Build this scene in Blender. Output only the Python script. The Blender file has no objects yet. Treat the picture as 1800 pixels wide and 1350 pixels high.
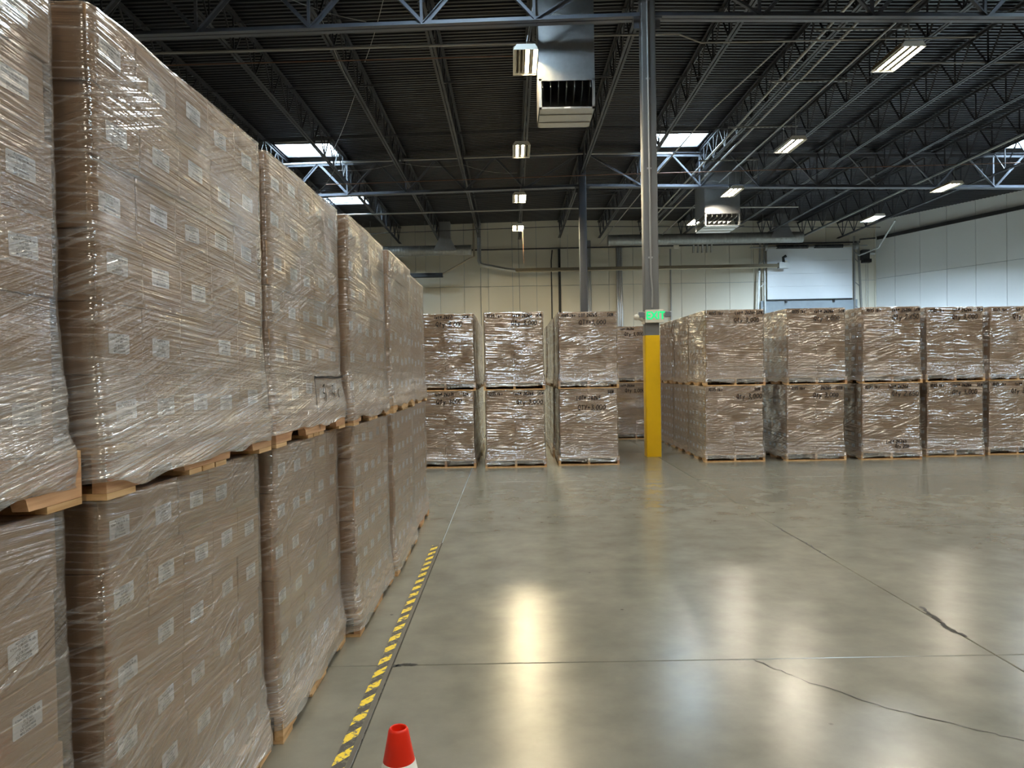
import bpy, bmesh, math, random
import numpy as np
from mathutils import Vector, Matrix

random.seed(7)
scene = bpy.context.scene
COL = scene.collection
R = math.radians

# ------------------------------------------------------------------ camera
F_PX = 1300.0
EYE = 1.6
cam_d = bpy.data.cameras.new('camera')
cam_d.sensor_fit = 'HORIZONTAL'
cam_d.sensor_width = 36.0
cam_d.lens = 36.0 * F_PX / 1800.0
cam_d.clip_end = 300
cam = bpy.data.objects.new('camera', cam_d)
COL.objects.link(cam)
PITCH = math.atan(23.0 / F_PX)
ROLL = R(1.0)
cam.matrix_world = (Matrix.Translation((0, 0, EYE)) @ Matrix.Rotation(R(90) - PITCH, 4, 'X')
                    @ Matrix.Rotation(-ROLL, 4, 'Z'))
scene.camera = cam

# ------------------------------------------------------------------ world / view
world = bpy.data.worlds.new('sky')
scene.world = world
world.use_nodes = True
bg = world.node_tree.nodes['Background']
bg.inputs[0].default_value = (0.62, 0.78, 1.0, 1)
bg.inputs[1].default_value = 1.0
vs = scene.view_settings
vs.view_transform = 'Standard'
vs.look = 'None'
vs.gamma = 1.0
vs.use_curve_mapping = False
vs.exposure = 1.42
scene.cycles.max_bounces = 5
scene.cycles.diffuse_bounces = 3
scene.cycles.glossy_bounces = 3
scene.cycles.transparent_max_bounces = 12
scene.cycles.adaptive_threshold = 0.08
scene.cycles.adaptive_min_samples = 16
scene.cycles.sample_clamp_indirect = 2.0
scene.cycles.sample_clamp_direct = 16.0
LAMP_POWER = 190.0
WARM = (1.0, 0.83, 0.52)
NEUT = (1.0, 0.90, 0.72)
COOL = (0.62, 0.82, 1.0)
SKYLIGHT_POWER = 16.0

# ------------------------------------------------------------------ materials
def new_mat(name):
    m = bpy.data.materials.new(name)
    m.use_nodes = True
    nt = m.node_tree
    return m, nt, nt.nodes['Principled BSDF']

def lin(c):
    return tuple((x / 12.92 if x <= 0.04045 else ((x + 0.055) / 1.055) ** 2.4) for x in c)

def srgb(r, g, b):
    return (*lin((r / 255, g / 255, b / 255)), 1)

def N(nt, typ, **kw):
    n = nt.nodes.new(typ)
    for k, v in kw.items():
        setattr(n, k, v)
    return n

def simple(name, col, rough=0.5, metal=0.0, noise=0.12, scale=6.0, bump=0.0, bscale=80, stretch=None, randvar=0.0, spec=0.5):
    """painted / metal surface with a little mottling, optional bump and per-object variation"""
    m, nt, b = new_mat(name)
    b.inputs['Roughness'].default_value = rough
    b.inputs['Metallic'].default_value = metal
    b.inputs['Specular IOR Level'].default_value = spec
    tc = N(nt, 'ShaderNodeTexCoord')
    mp = N(nt, 'ShaderNodeMapping')
    nt.links.new(tc.outputs['Object'], mp.inputs[0])
    if stretch:
        mp.inputs['Scale'].default_value = stretch
    nz = N(nt, 'ShaderNodeTexNoise')
    nz.inputs['Scale'].default_value = scale
    nz.inputs['Detail'].default_value = 4
    nt.links.new(mp.outputs[0], nz.inputs['Vector'])
    mr = N(nt, 'ShaderNodeMapRange')
    mr.inputs['To Min'].default_value = 1 - noise
    mr.inputs['To Max'].default_value = 1 + noise
    nt.links.new(nz.outputs['Fac'], mr.inputs['Value'])
    hsv = N(nt, 'ShaderNodeHueSaturation')
    hsv.inputs['Color'].default_value = col
    if randvar:
        oi = N(nt, 'ShaderNodeObjectInfo')
        m2 = N(nt, 'ShaderNodeMapRange')
        m2.inputs['To Min'].default_value = 1 - randvar
        m2.inputs['To Max'].default_value = 1 + randvar
        nt.links.new(oi.outputs['Random'], m2.inputs['Value'])
        mu = N(nt, 'ShaderNodeMath', operation='MULTIPLY')
        nt.links.new(mr.outputs[0], mu.inputs[0])
        nt.links.new(m2.outputs[0], mu.inputs[1])
        nt.links.new(mu.outputs[0], hsv.inputs['Value'])
    else:
        nt.links.new(mr.outputs[0], hsv.inputs['Value'])
    nt.links.new(hsv.outputs[0], b.inputs['Base Color'])
    if bump:
        n2 = N(nt, 'ShaderNodeTexNoise')
        n2.inputs['Scale'].default_value = bscale
        nt.links.new(mp.outputs[0], n2.inputs['Vector'])
        bp = N(nt, 'ShaderNodeBump')
        bp.inputs['Strength'].default_value = bump
        bp.inputs['Distance'].default_value = 0.01
        nt.links.new(n2.outputs['Fac'], bp.inputs['Height'])
        nt.links.new(bp.outputs[0], b.inputs['Normal'])
    return m

def emit(name, col, strength, base=(0.8, 0.8, 0.8, 1)):
    m, nt, b = new_mat(name)
    b.inputs['Base Color'].default_value = base
    b.inputs['Emission Color'].default_value = (*col[:3], 1)
    b.inputs['Emission Strength'].default_value = strength
    return m

M = {}
M['carton'] = simple('carton_board', srgb(172, 139, 106), 0.62, noise=0.06, scale=5, bump=0.05, bscale=30, stretch=(1, 1, 8), randvar=0.07, spec=0.3)
M['paper'] = simple('label_paper', srgb(232, 232, 234), 0.6, noise=0.02)
M['ink'] = simple('label_ink', srgb(95, 95, 100), 0.7, noise=0.05)
M['marker'] = simple('marker_ink', srgb(26, 22, 22), 0.5, noise=0.1)
M['deck'] = simple('roof_deck_paint', srgb(42, 44, 51), 0.36, metal=0.0, noise=0.25, scale=1.2)
M['steel'] = simple('dark_primer_steel', srgb(58, 60, 66), 0.5, noise=0.18, scale=4)
M['girder'] = simple('girder_grey_steel', srgb(96, 100, 110), 0.5, noise=0.12, scale=3)
M['column'] = simple('column_grey_paint', srgb(112, 112, 112), 0.42, noise=0.06, scale=5)
M['column_dark'] = simple('column_dark_paint', srgb(66, 70, 80), 0.45, noise=0.06, scale=5)
M['yellow'] = simple('safety_yellow_paint', srgb(240, 190, 12), 0.35, noise=0.05, scale=8)
M['galv'] = simple('galvanised_sheet', srgb(188, 190, 192), 0.34, metal=0.9, noise=0.12, scale=14)
M['galv_dark'] = simple('dull_galvanised', srgb(158, 158, 154), 0.4, metal=0.45, noise=0.2, scale=9)
M['flue'] = simple('flue_tube_steel', srgb(170, 158, 136), 0.35, metal=0.45, noise=0.12, scale=9)
M['conduit'] = simple('conduit_zinc', srgb(168, 168, 166), 0.4, metal=0.5, noise=0.08, scale=9)
M['copper'] = simple('copper_pipe', srgb(128, 96, 80), 0.45, metal=0.3, noise=0.15, scale=9)
M['blackpipe'] = simple('black_iron_pipe', srgb(48, 48, 50), 0.5, noise=0.15, scale=9)
M['housing'] = simple('lamp_white_enamel', srgb(225, 224, 218), 0.4, noise=0.03)
M['reflector'] = simple('lamp_reflector', srgb(120, 108, 88), 0.3, metal=0.5, noise=0.03)
M['tube_off'] = simple('unlit_tube_glass', srgb(215, 210, 195), 0.25, noise=0.02)
M['tube_warm'] = emit('lit_tube_warm', WARM, LAMP_POWER * 1.8)
M['tube_neutral'] = emit('lit_tube_neutral', NEUT, LAMP_POWER)
M['tube_cool'] = emit('lit_tube_cool', COOL, LAMP_POWER * 8.0)
M['skylens'] = emit('skylight_lens', (0.66, 0.86, 1.0), SKYLIGHT_POWER)
M['well'] = simple('skylight_well_white', srgb(228, 234, 238), 0.5, noise=0.03)
M['exit_green'] = emit('exit_letter_green', (0.0, 0.8, 0.22), 0.42, (0.0, 0.25, 0.08, 1))
M['plastic'] = simple('ivory_plastic', srgb(226, 220, 204), 0.4, noise=0.03)
M['greyplastic'] = simple('grey_lamp_lens', srgb(120, 124, 130), 0.25, noise=0.2, scale=120)
M['cone'] = simple('cone_orange_pvc', srgb(238, 44, 14), 0.38, noise=0.05, scale=12)
M['collar'] = simple('cone_white_collar', srgb(236, 236, 232), 0.35, noise=0.03)
M['black'] = simple('black_rubber', srgb(24, 24, 26), 0.5, noise=0.1)
M['door'] = simple('door_white_steel', srgb(226, 230, 234), 0.45, noise=0.03, scale=2)
M['wall'] = simple('wall_cream_paint', srgb(222, 216, 200), 0.7, noise=0.035, scale=0.8)
M['wall_white'] = simple('wall_white_paint', srgb(226, 229, 230), 0.7, noise=0.03, scale=0.8)
M['lintel'] = simple('lintel_grey_concrete', srgb(150, 160, 168), 0.7, noise=0.12, scale=5)
M['joint'] = simple('joint_filler', srgb(38, 36, 32), 0.7, noise=0.2, scale=20)

def wood_mat(name, c1, c2):
    m, nt, b = new_mat(name)
    b.inputs['Roughness'].default_value = 0.65
    tc = N(nt, 'ShaderNodeTexCoord')
    oi = N(nt, 'ShaderNodeObjectInfo')
    add = N(nt, 'ShaderNodeVectorMath', operation='ADD')
    nt.links.new(tc.outputs['Object'], add.inputs[0])
    sc = N(nt, 'ShaderNodeVectorMath', operation='SCALE')
    nt.links.new(oi.outputs['Location'], sc.inputs[0])
    sc.inputs['Scale'].default_value = 3.7
    nt.links.new(sc.outputs[0], add.inputs[1])
    mp = N(nt, 'ShaderNodeMapping')
    mp.inputs['Scale'].default_value = (9, 1.2, 26)
    nt.links.new(add.outputs[0], mp.inputs[0])
    nz = N(nt, 'ShaderNodeTexNoise')
    nz.inputs['Scale'].default_value = 2.2
    nz.inputs['Detail'].default_value = 5
    nz.inputs['Distortion'].default_value = 0.6
    nt.links.new(mp.outputs[0], nz.inputs['Vector'])
    cr = N(nt, 'ShaderNodeValToRGB')
    cr.color_ramp.elements[0].position = 0.35
    cr.color_ramp.elements[0].color = c1
    cr.color_ramp.elements[1].position = 0.66
    cr.color_ramp.elements[1].color = c2
    nt.links.new(nz.outputs['Fac'], cr.inputs[0])
    hsv = N(nt, 'ShaderNodeHueSaturation')
    mr = N(nt, 'ShaderNodeMapRange')
    mr.inputs['To Min'].default_value = 0.85
    mr.inputs['To Max'].default_value = 1.12
    nt.links.new(oi.outputs['Random'], mr.inputs['Value'])
    nt.links.new(mr.outputs[0], hsv.inputs['Value'])
    nt.links.new(cr.outputs[0], hsv.inputs['Color'])
    nt.links.new(hsv.outputs[0], b.inputs['Base Color'])
    return m

M['wood'] = wood_mat('pallet_pine', srgb(196, 154, 104), srgb(226, 190, 142))
M['wood_red'] = wood_mat('pallet_fir', srgb(184, 136, 98), srgb(214, 172, 130))

def film_mat(name, f1, f2, dist, rough, base, band_gain, crease_gain, gloss):
    m = bpy.data.materials.new(name)
    m.use_nodes = True
    nt = m.node_tree
    nt.nodes.clear()
    out = N(nt, 'ShaderNodeOutputMaterial')
    uv = N(nt, 'ShaderNodeUVMap')
    uv.uv_map = 'UVMap'
    oi = N(nt, 'ShaderNodeObjectInfo')
    off = N(nt, 'ShaderNodeVectorMath', operation='SCALE')
    nt.links.new(oi.outputs['Location'], off.inputs[0])
    off.inputs['Scale'].default_value = 5.31
    add = N(nt, 'ShaderNodeVectorMath', operation='ADD')
    nt.links.new(uv.outputs[0], add.inputs[0])
    nt.links.new(off.outputs[0], add.inputs[1])
    def streak(scale, rot, detail, dist=0.0):
        mp = N(nt, 'ShaderNodeMapping')
        mp.inputs['Rotation'].default_value = (0, 0, rot)
        nt.links.new(add.outputs[0], mp.inputs[0])
        mp2 = N(nt, 'ShaderNodeMapping')
        mp2.inputs['Scale'].default_value = (scale[0], scale[1], 1)
        nt.links.new(mp.outputs[0], mp2.inputs[0])
        nz = N(nt, 'ShaderNodeTexNoise', noise_dimensions='2D')
        nz.inputs['Scale'].default_value = 1.0
        nz.inputs['Detail'].default_value = detail
        nz.inputs['Distortion'].default_value = dist
        nt.links.new(mp2.outputs[0], nz.inputs['Vector'])
        return nz.outputs['Fac']
    s1 = streak(f1, R(3), 2.5, 0.15)
    s2 = streak(f2, R(-19), 2, 0.1)
    s3 = streak((2.2, 3.4), R(10), 1)
    # sharp thin creases
    def ramp(inp, a, b):
        mr = N(nt, 'ShaderNodeMapRange')
        mr.inputs['From Min'].default_value = a
        mr.inputs['From Max'].default_value = b
        nt.links.new(inp, mr.inputs['Value'])
        return mr.outputs[0]
    def mth(op, a, b):
        n = N(nt, 'ShaderNodeMath', operation=op)
        for i, x in enumerate((a, b)):
            if isinstance(x, (int, float)):
                n.inputs[i].default_value = x
            else:
                nt.links.new(x, n.inputs[i])
        return n.outputs[0]
    patch = streak((1.7, 3.1), R(-12), 1)
    h = mth('ADD', mth('MULTIPLY', s1, mth('ADD', mth('MULTIPLY', ramp(patch, 0.38, 0.6), 0.75), 0.4)), mth('MULTIPLY', mth('MULTIPLY', s2, ramp(s3, 0.4, 0.62)), 1.1))
    # the wraps round the pallet: many layers gathered into taut slanting creases
    sep = N(nt, 'ShaderNodeSeparateXYZ')
    nt.links.new(uv.outputs[0], sep.inputs[0])
    edge = mth('ADD', sep.outputs['Y'], mth('MULTIPLY', s3, 0.32))
    band = mth('MULTIPLY', ramp(edge, 0.62, 0.36), band_gain)
    s4 = streak((1.2, 130), R(-9), 2, 0.1)
    h = mth('ADD', h, mth('MULTIPLY', mth('MULTIPLY', s4, band), 0.9))
    bump = N(nt, 'ShaderNodeBump')
    bump.inputs['Strength'].default_value = 1.0
    bump.inputs['Distance'].default_value = dist
    nt.links.new(h, bump.inputs['Height'])
    gl = N(nt, 'ShaderNodeBsdfGlossy')
    gl.inputs['Roughness'].default_value = rough
    gl.inputs['Color'].default_value = (1, 1, 1, 1)
    nt.links.new(bump.outputs[0], gl.inputs['Normal'])
    tr = N(nt, 'ShaderNodeBsdfTransparent')
    tr.inputs['Color'].default_value = (0.97, 0.97, 0.97, 1)
    df = N(nt, 'ShaderNodeBsdfDiffuse')
    df.inputs['Color'].default_value = (0.86, 0.86, 0.87, 1)
    fr = N(nt, 'ShaderNodeFresnel')
    fr.inputs['IOR'].default_value = 1.5
    nt.links.new(bump.outputs[0], fr.inputs['Normal'])
    lw = N(nt, 'ShaderNodeLayerWeight')
    lw.inputs['Blend'].default_value = 0.35
    # haze: thin creases scatter more
    crease = mth('MULTIPLY', ramp(s1, 0.58, 0.74), 0.26)
    crease = mth('ADD', crease, mth('MULTIPLY', mth('MULTIPLY', ramp(s2, 0.56, 0.70), ramp(s3, 0.42, 0.6)), 0.25))
    crease = mth('MULTIPLY', crease, crease_gain)
    haze = mth('ADD', crease, mth('MULTIPLY', lw.outputs['Facing'], 0.10))
    haze = mth('ADD', haze, base)
    haze = mth('ADD', haze, mth('MULTIPLY', band, mth('ADD', mth('MULTIPLY', ramp(s4, 0.45, 0.7), 0.38), 0.08)))
    mx1 = N(nt, 'ShaderNodeMixShader')
    nt.links.new(haze, mx1.inputs[0])
    nt.links.new(tr.outputs[0], mx1.inputs[1])
    nt.links.new(df.outputs[0], mx1.inputs[2])
    gf = mth('MINIMUM', mth('ADD', mth('ADD', mth('MULTIPLY', fr.outputs[0], 1.3), gloss), mth('MULTIPLY', band, 0.12)), 0.65)
    mx2 = N(nt, 'ShaderNodeMixShader')
    nt.links.new(gf, mx2.inputs[0])
    nt.links.new(mx1.outputs[0], mx2.inputs[1])
    nt.links.new(gl.outputs[0], mx2.inputs[2])
    nt.links.new(mx2.outputs[0], out.inputs[0])
    return m
M['film'] = film_mat('stretch_film_near', (1.3, 85), (1.6, 64), 0.0075, 0.17, 0.02, 1.0, 1.0, 0.15)
M['film_far'] = film_mat('stretch_film_far', (1.9, 34), (1.8, 30), 0.027, 0.19, 0.01, 0.3, 0.55, 0.24)

def floor_mat():
    m, nt, b = new_mat('polished_concrete')
    tc = N(nt, 'ShaderNodeTexCoord')
    geo = N(nt, 'ShaderNodeNewGeometry')
    def noise(scale, detail, stretch=(1, 1, 1)):
        mp = N(nt, 'ShaderNodeMapping')
        mp.inputs['Scale'].default_value = stretch
        nt.links.new(geo.outputs['Position'], mp.inputs[0])
        nz = N(nt, 'ShaderNodeTexNoise')
        nz.inputs['Scale'].default_value = scale
        nz.inputs['Detail'].default_value = detail
        nz.inputs['Roughness'].default_value = 0.6
        nt.links.new(mp.outputs[0], nz.inputs['Vector'])
        return nz.outputs['Fac']
    a = noise(0.55, 5)
    c = noise(3.2, 6)
    f = noise(40, 3)
    cr = N(nt, 'ShaderNodeValToRGB')
    cr.color_ramp.elements[0].position = 0.34
    cr.color_ramp.elements[0].color = srgb(108, 107, 98)
    cr.color_ramp.elements[1].position = 0.68
    cr.color_ramp.elements[1].color = srgb(134, 132, 121)
    mx = N(nt, 'ShaderNodeMath', operation='MULTIPLY_ADD')
    nt.links.new(c, mx.inputs[0])
    mx.inputs[1].default_value = 0.5
    half = N(nt, 'ShaderNodeMath', operation='MULTIPLY')
    nt.links.new(a, half.inputs[0])
    half.inputs[1].default_value = 0.5
    nt.links.new(half.outputs[0], mx.inputs[2])
    nt.links.new(mx.outputs[0], cr.inputs[0])
    # sparse dark spots
    vo = N(nt, 'ShaderNodeTexVoronoi')
    vo.inputs['Scale'].default_value = 1.9
    vo.inputs['Randomness'].default_value = 1.0
    nt.links.new(geo.outputs['Position'], vo.inputs['Vector'])
    sp = N(nt, 'ShaderNodeMapRange')
    sp.inputs['From Min'].default_value = 0.012
    sp.inputs['From Max'].default_value = 0.03
    sp.inputs['To Min'].default_value = 0.5
    sp.inputs['To Max'].default_value = 1.0
    nt.links.new(vo.outputs['Distance'], sp.inputs['Value'])
    hsv = N(nt, 'ShaderNodeHueSaturation')
    nt.links.new(sp.outputs[0], hsv.inputs['Value'])
    nt.links.new(cr.outputs[0], hsv.inputs['Color'])
    nt.links.new(hsv.outputs[0], b.inputs['Base Color'])
    rr = N(nt, 'ShaderNodeMapRange')
    rr.inputs['From Min'].default_value = 0.3
    rr.inputs['From Max'].default_value = 0.7
    rr.inputs['To Min'].default_value = 0.19
    rr.inputs['To Max'].default_value = 0.26
    nt.links.new(c, rr.inputs['Value'])
    nt.links.new(rr.outputs[0], b.inputs['Roughness'])
    b.inputs['Specular IOR Level'].default_value = 0.62
    bp = N(nt, 'ShaderNodeBump')
    bp.inputs['Strength'].default_value = 0.04
    bp.inputs['Distance'].default_value = 0.004
    nt.links.new(noise(9, 4), bp.inputs['Height'])
    nt.links.new(bp.outputs[0], b.inputs['Normal'])
    return m
M['floor'] = floor_mat()

def tape_mat():
    m, nt, b = new_mat('hazard_tape')
    b.inputs['Roughness'].default_value = 0.5
    geo = N(nt, 'ShaderNodeNewGeometry')
    sx = N(nt, 'ShaderNodeSeparateXYZ')
    nt.links.new(geo.outputs['Position'], sx.inputs[0])
    d = N(nt, 'ShaderNodeMath', operation='MULTIPLY_ADD')
    nt.links.new(sx.outputs['X'], d.inputs[0])
    d.inputs[1].default_value = -1.5
    nt.links.new(sx.outputs['Y'], d.inputs[2])
    fr = N(nt, 'ShaderNodeMath', operation='MODULO')
    nt.links.new(d.outputs[0], fr.inputs[0])
    fr.inputs[1].default_value = 0.172
    gt = N(nt, 'ShaderNodeMath', operation='GREATER_THAN')
    nt.links.new(fr.outputs[0], gt.inputs[0])
    gt.inputs[1].default_value = 0.086
    nz = N(nt, 'ShaderNodeTexNoise')
    nz.inputs['Scale'].default_value = 28
    nz.inputs['Detail'].default_value = 6
    nz.inputs['Roughness'].default_value = 0.75
    nt.links.new(geo.outputs['Position'], nz.inputs['Vector'])
    wr = N(nt, 'ShaderNodeMath', operation='GREATER_THAN')
    nt.links.new(nz.outputs['Fac'], wr.inputs[0])
    wr.inputs[1].default_value = 0.545
    mixa = N(nt, 'ShaderNodeMix', data_type='RGBA')
    nt.links.new(gt.outputs[0], mixa.inputs['Factor'])
    mixa.inputs[6].default_value = srgb(232, 202, 40)
    mixa.inputs[7].default_value = srgb(52, 50, 46)
    mixb = N(nt, 'ShaderNodeMix', data_type='RGBA')
    nt.links.new(wr.outputs[0], mixb.inputs['Factor'])
    nt.links.new(mixa.outputs[2], mixb.inputs[6])
    mixb.inputs[7].default_value = srgb(96, 92, 78)
    nt.links.new(mixb.outputs[2], b.inputs['Base Color'])
    return m
M['tape'] = tape_mat()
M['residue'] = simple('tape_residue', srgb(84, 80, 72), 0.6, noise=0.3, scale=12)

# ------------------------------------------------------------------ mesh helpers
class MB:
    def __init__(self):
        self.v = []
        self.f = []
        self.m = []
        self.mats = []
    def mi(self, mat):
        if mat not in self.mats:
            self.mats.append(mat)
        return self.mats.index(mat)
    def add(self, verts, faces, mat=None):
        o = len(self.v)
        k = self.mi(mat) if mat is not None else 0
        self.v += [tuple(p) for p in verts]
        for f in faces:
            self.f.append([i + o for i in f])
            self.m.append(k)
        return self
    def box(self, c, s, mat=None, rot=None):
        x, y, z = s[0] / 2, s[1] / 2, s[2] / 2
        pts = [Vector(p) for p in ((-x, -y, -z), (x, -y, -z), (x, y, -z), (-x, y, -z), (-x, -y, z), (x, -y, z), (x, y, z), (-x, y, z))]
        if rot is not None:
            pts = [rot @ p for p in pts]
        c = Vector(c)
        return self.add([p + c for p in pts], [(0, 3, 2, 1), (4, 5, 6, 7), (0, 1, 5, 4), (1, 2, 6, 5), (2, 3, 7, 6), (3, 0, 4, 7)], mat)
    def beam(self, p0, p1, w, h, mat=None, up=(0, 0, 1)):
        p0, p1 = Vector(p0), Vector(p1)
        d = p1 - p0
        L = d.length
        y = d.normalized()
        up = Vector(up)
        if abs(y.dot(up)) > 0.98:
            up = Vector((0, 1, 0)) if abs(y.y) < 0.9 else Vector((1, 0, 0))
        x = y.cross(up).normalized()
        z = x.cross(y)
        rot = Matrix((x, y, z)).transposed()
        return self.box((p0 + p1) / 2, (w, L, h), mat, rot)
    def angle(self, p0, p1, leg, th, mat=None, up=(0, 0, 1), sx=1, sz=1):
        """steel angle section along p0-p1"""
        p0, p1 = Vector(p0), Vector(p1)
        y = (p1 - p0).normalized()
        up = Vector(up)
        if abs(y.dot(up)) > 0.98:
            up = Vector((0, 1, 0)) if abs(y.y) < 0.9 else Vector((1, 0, 0))
        x = y.cross(up).normalized() * sx
        z = Vector(x.cross(y)).normalized()
        if z.dot(up) < 0:
            z = -z
        z = z * sz
        prof = [(0, 0), (leg, 0), (leg, th), (th, th), (th, leg), (0, leg)]
        vs_ = []
        for p in (p0, p1):
            vs_ += [p + x * a + z * b for a, b in prof]
        n = 6
        fs = [(i, (i + 1) % n, (i + 1) % n + n, i + n) for i in range(n)] + [(0, 1, 2, 3), (0, 3, 4, 5), (6, 9, 8, 7), (6, 11, 10, 9)]
        return self.add(vs_, fs, mat)
    def tube(self, pts, r, mat=None, n=8, cap=True):
        pts = [Vector(p) for p in pts]
        rings = []
        prev = None
        for i, p in enumerate(pts):
            a = pts[max(i - 1, 0)]
            b = pts[min(i + 1, len(pts) - 1)]
            d = (b - a).normalized()
            ref = Vector((0, 0, 1)) if abs(d.z) < 0.9 else Vector((1, 0, 0))
            if prev is not None:
                ref = prev
            x = (ref - d * ref.dot(d)).normalized()
            y = d.cross(x)
            prev = x
            rr = r[i] if isinstance(r, (list, tuple)) else r
            rings.append([p + (x * math.cos(t) + y * math.sin(t)) * rr for t in [2 * math.pi * k / n for k in range(n)]])
        vs_ = [q for ring in rings for q in ring]
        fs = []
        for i in range(len(pts) - 1):
            for k in range(n):
                fs.append((i * n + k, i * n + (k + 1) % n, (i + 1) * n + (k + 1) % n, (i + 1) * n + k))
        if cap:
            fs.append(tuple(range(n - 1, -1, -1)))
            fs.append(tuple((len(pts) - 1) * n + k for k in range(n)))
        return self.add(vs_, fs, mat)
    def lathe(self, prof, mat=None, n=32, c=(0, 0, 0)):
        vs_ = [(c[0] + r * math.cos(2 * math.pi * k / n), c[1] + r * math.sin(2 * math.pi * k / n), c[2] + z) for r, z in prof for k in range(n)]
        fs = []
        for i in range(len(prof) - 1):
            for k in range(n):
                fs.append((i * n + k, i * n + (k + 1) % n, (i + 1) * n + (k + 1) % n, (i + 1) * n + k))
        return self.add(vs_, fs, mat)
    def extrude(self, poly, axis, a, b, mat=None):
        """polygon in the plane normal to axis ('x','y','z') pushed from a to b"""
        def P(u, v, t):
            return {'x': (t, u, v), 'y': (u, t, v), 'z': (u, v, t)}[axis]
        n = len(poly)
        vs_ = [P(u, v, a) for u, v in poly] + [P(u, v, b) for u, v in poly]
        fs = [(i, (i + 1) % n, (i + 1) % n + n, i + n) for i in range(n)]
        fs += [tuple(range(n)), tuple(range(2 * n - 1, n - 1, -1))]
        return self.add(vs_, fs, mat)
    def mesh(self, name, smooth=False):
        me = bpy.data.meshes.new(name)
        me.from_pydata(self.v, [], self.f)
        for mt in self.mats:
            me.materials.append(mt)
        if len(self.mats) > 1:
            me.polygons.foreach_set('material_index', self.m)
        bm = bmesh.new()
        bm.from_mesh(me)
        bmesh.ops.recalc_face_normals(bm, faces=bm.faces)
        bm.to_mesh(me)
        bm.free()
        if smooth:
            me.polygons.foreach_set('use_smooth', [True] * len(me.polygons))
            me.set_sharp_from_angle(angle=R(35))
        me.update()
        return me
    def build(self, name, parent=None, loc=(0, 0, 0), smooth=False, bevel=0):
        me = self.mesh(name, smooth)
        return put(name, me, parent, loc, bevel=bevel)

def put(name, me, parent=None, loc=(0, 0, 0), rz=0.0, bevel=0):
    o = bpy.data.objects.new(name, me)
    COL.objects.link(o)
    o.location = loc
    if rz:
        o.rotation_euler = (0, 0, rz)
    if parent is not None:
        o.parent = parent
    if bevel:
        md = o.modifiers.new('bevel', 'BEVEL')
        md.width = bevel
        md.segments = 2
        md.limit_method = 'ANGLE'
    return o

def tag(o, label=None, cat=None, group=None, kind=None):
    if label:
        o['label'] = label
    if cat:
        o['category'] = cat
    if group:
        o['group'] = group
    if kind:
        o['kind'] = kind
    return o

def thing(name, label, cat, loc=(0, 0, 0), rz=0.0, group=None):
    o = bpy.data.objects.new(name, None)
    COL.objects.link(o)
    o.empty_display_size = 0.2
    o.location = loc
    o.rotation_euler = (0, 0, rz)
    return tag(o, label, cat, group)

def struct(o):
    o['kind'] = 'structure'
    return o

def text_mesh(lines, size, spacing=1.25, bold=0.0):
    cu = bpy.data.curves.new('text_tmp', 'FONT')
    cu.body = '\n'.join(lines)
    cu.size = size
    cu.align_x = 'CENTER'
    cu.align_y = 'CENTER'
    cu.space_line = spacing
    cu.resolution_u = 1
    cu.offset = bold
    ob = bpy.data.objects.new('text_tmp', cu)
    COL.objects.link(ob)
    dg = bpy.context.evaluated_depsgraph_get()
    me = bpy.data.meshes.new_from_object(ob.evaluated_get(dg))
    vv = [v.co.copy() for v in me.vertices]
    ff = [list(p.vertices) for p in me.polygons]
    bpy.data.objects.remove(ob)
    bpy.data.curves.remove(cu)
    bpy.data.meshes.remove(me)
    return vv, ff

ORD = ['first', 'second', 'third', 'fourth', 'fifth', 'sixth', 'seventh', 'eighth', 'ninth', 'tenth']

# ------------------------------------------------------------------ dimensions
RIDGE_X = 2.555
COL1_Y, COL2_Y, WALL_Y = 13.5, 25.8, 38.1
DECK_Z = 9.28
GBOT, GTOP = 7.93, 9.12
JBOT, JTOP = 8.38, 9.2
SLOPE = 0.02
JS = 2.04
XL, XR, YB = -16.0, 45.0, -14.0
CX = 18.8                       # back right corner
TH = R(25)
def droof(x):
    return -SLOPE * abs(x - RIDGE_X)
SKY = [(-7.55, -5.72, 24.0, 25.45), (-7.9, -6.1, 30.6, 32.6), (4.75, 6.5, 24.0, 25.45), (16.95, 18.75, 24.0, 25.45),
       (-1.4, 0.35, 10.4, 11.85), (10.85, 12.6, 10.4, 11.85), (4.75, 6.5, -1.0, 0.45)]

# ------------------------------------------------------------------ floor
mb = MB()
mb.box(((XL + XR) / 2, (YB + WALL_Y) / 2, -0.11), (XR - XL, WALL_Y - YB + 1, 0.2), M['joint'])
floor = struct(mb.build('floor'))
xs = [XL, -6.2, -0.682, 2.62, 8.9, 15.2, 21.5, XR]
ys = [YB, -7, -2.6, 0.75, 4.02, 7.32, 10.65, 14.0, 17.4, 22, 27, 32, WALL_Y + .4]
for i in range(len(xs) - 1):
    for j in range(len(ys) - 1):
        g = 0.006 if j < 6 else 0.012
        a, b_, c, d = xs[i] + g / 2, xs[i + 1] - g / 2, ys[j] + g / 2, ys[j + 1] - g / 2
        mb = MB()
        ch = 0.003
        vs_ = [(a, c, -0.03), (b_, c, -0.03), (b_, d, -0.03), (a, d, -0.03), (a, c, -ch), (b_, c, -ch), (b_, d, -ch), (a, d, -ch),
               (a + ch, c + ch, 0), (b_ - ch, c + ch, 0), (b_ - ch, d - ch, 0), (a + ch, d - ch, 0)]
        mb.add(vs_, [(0, 1, 5, 4), (1, 2, 6, 5), (2, 3, 7, 6), (3, 0, 4, 7), (4, 5, 9, 8), (5, 6, 10, 9), (6, 7, 11, 10), (7, 4, 8, 11), (8, 9, 10, 11)], M['floor'])
        mb.build('concrete_slab', floor)

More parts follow.
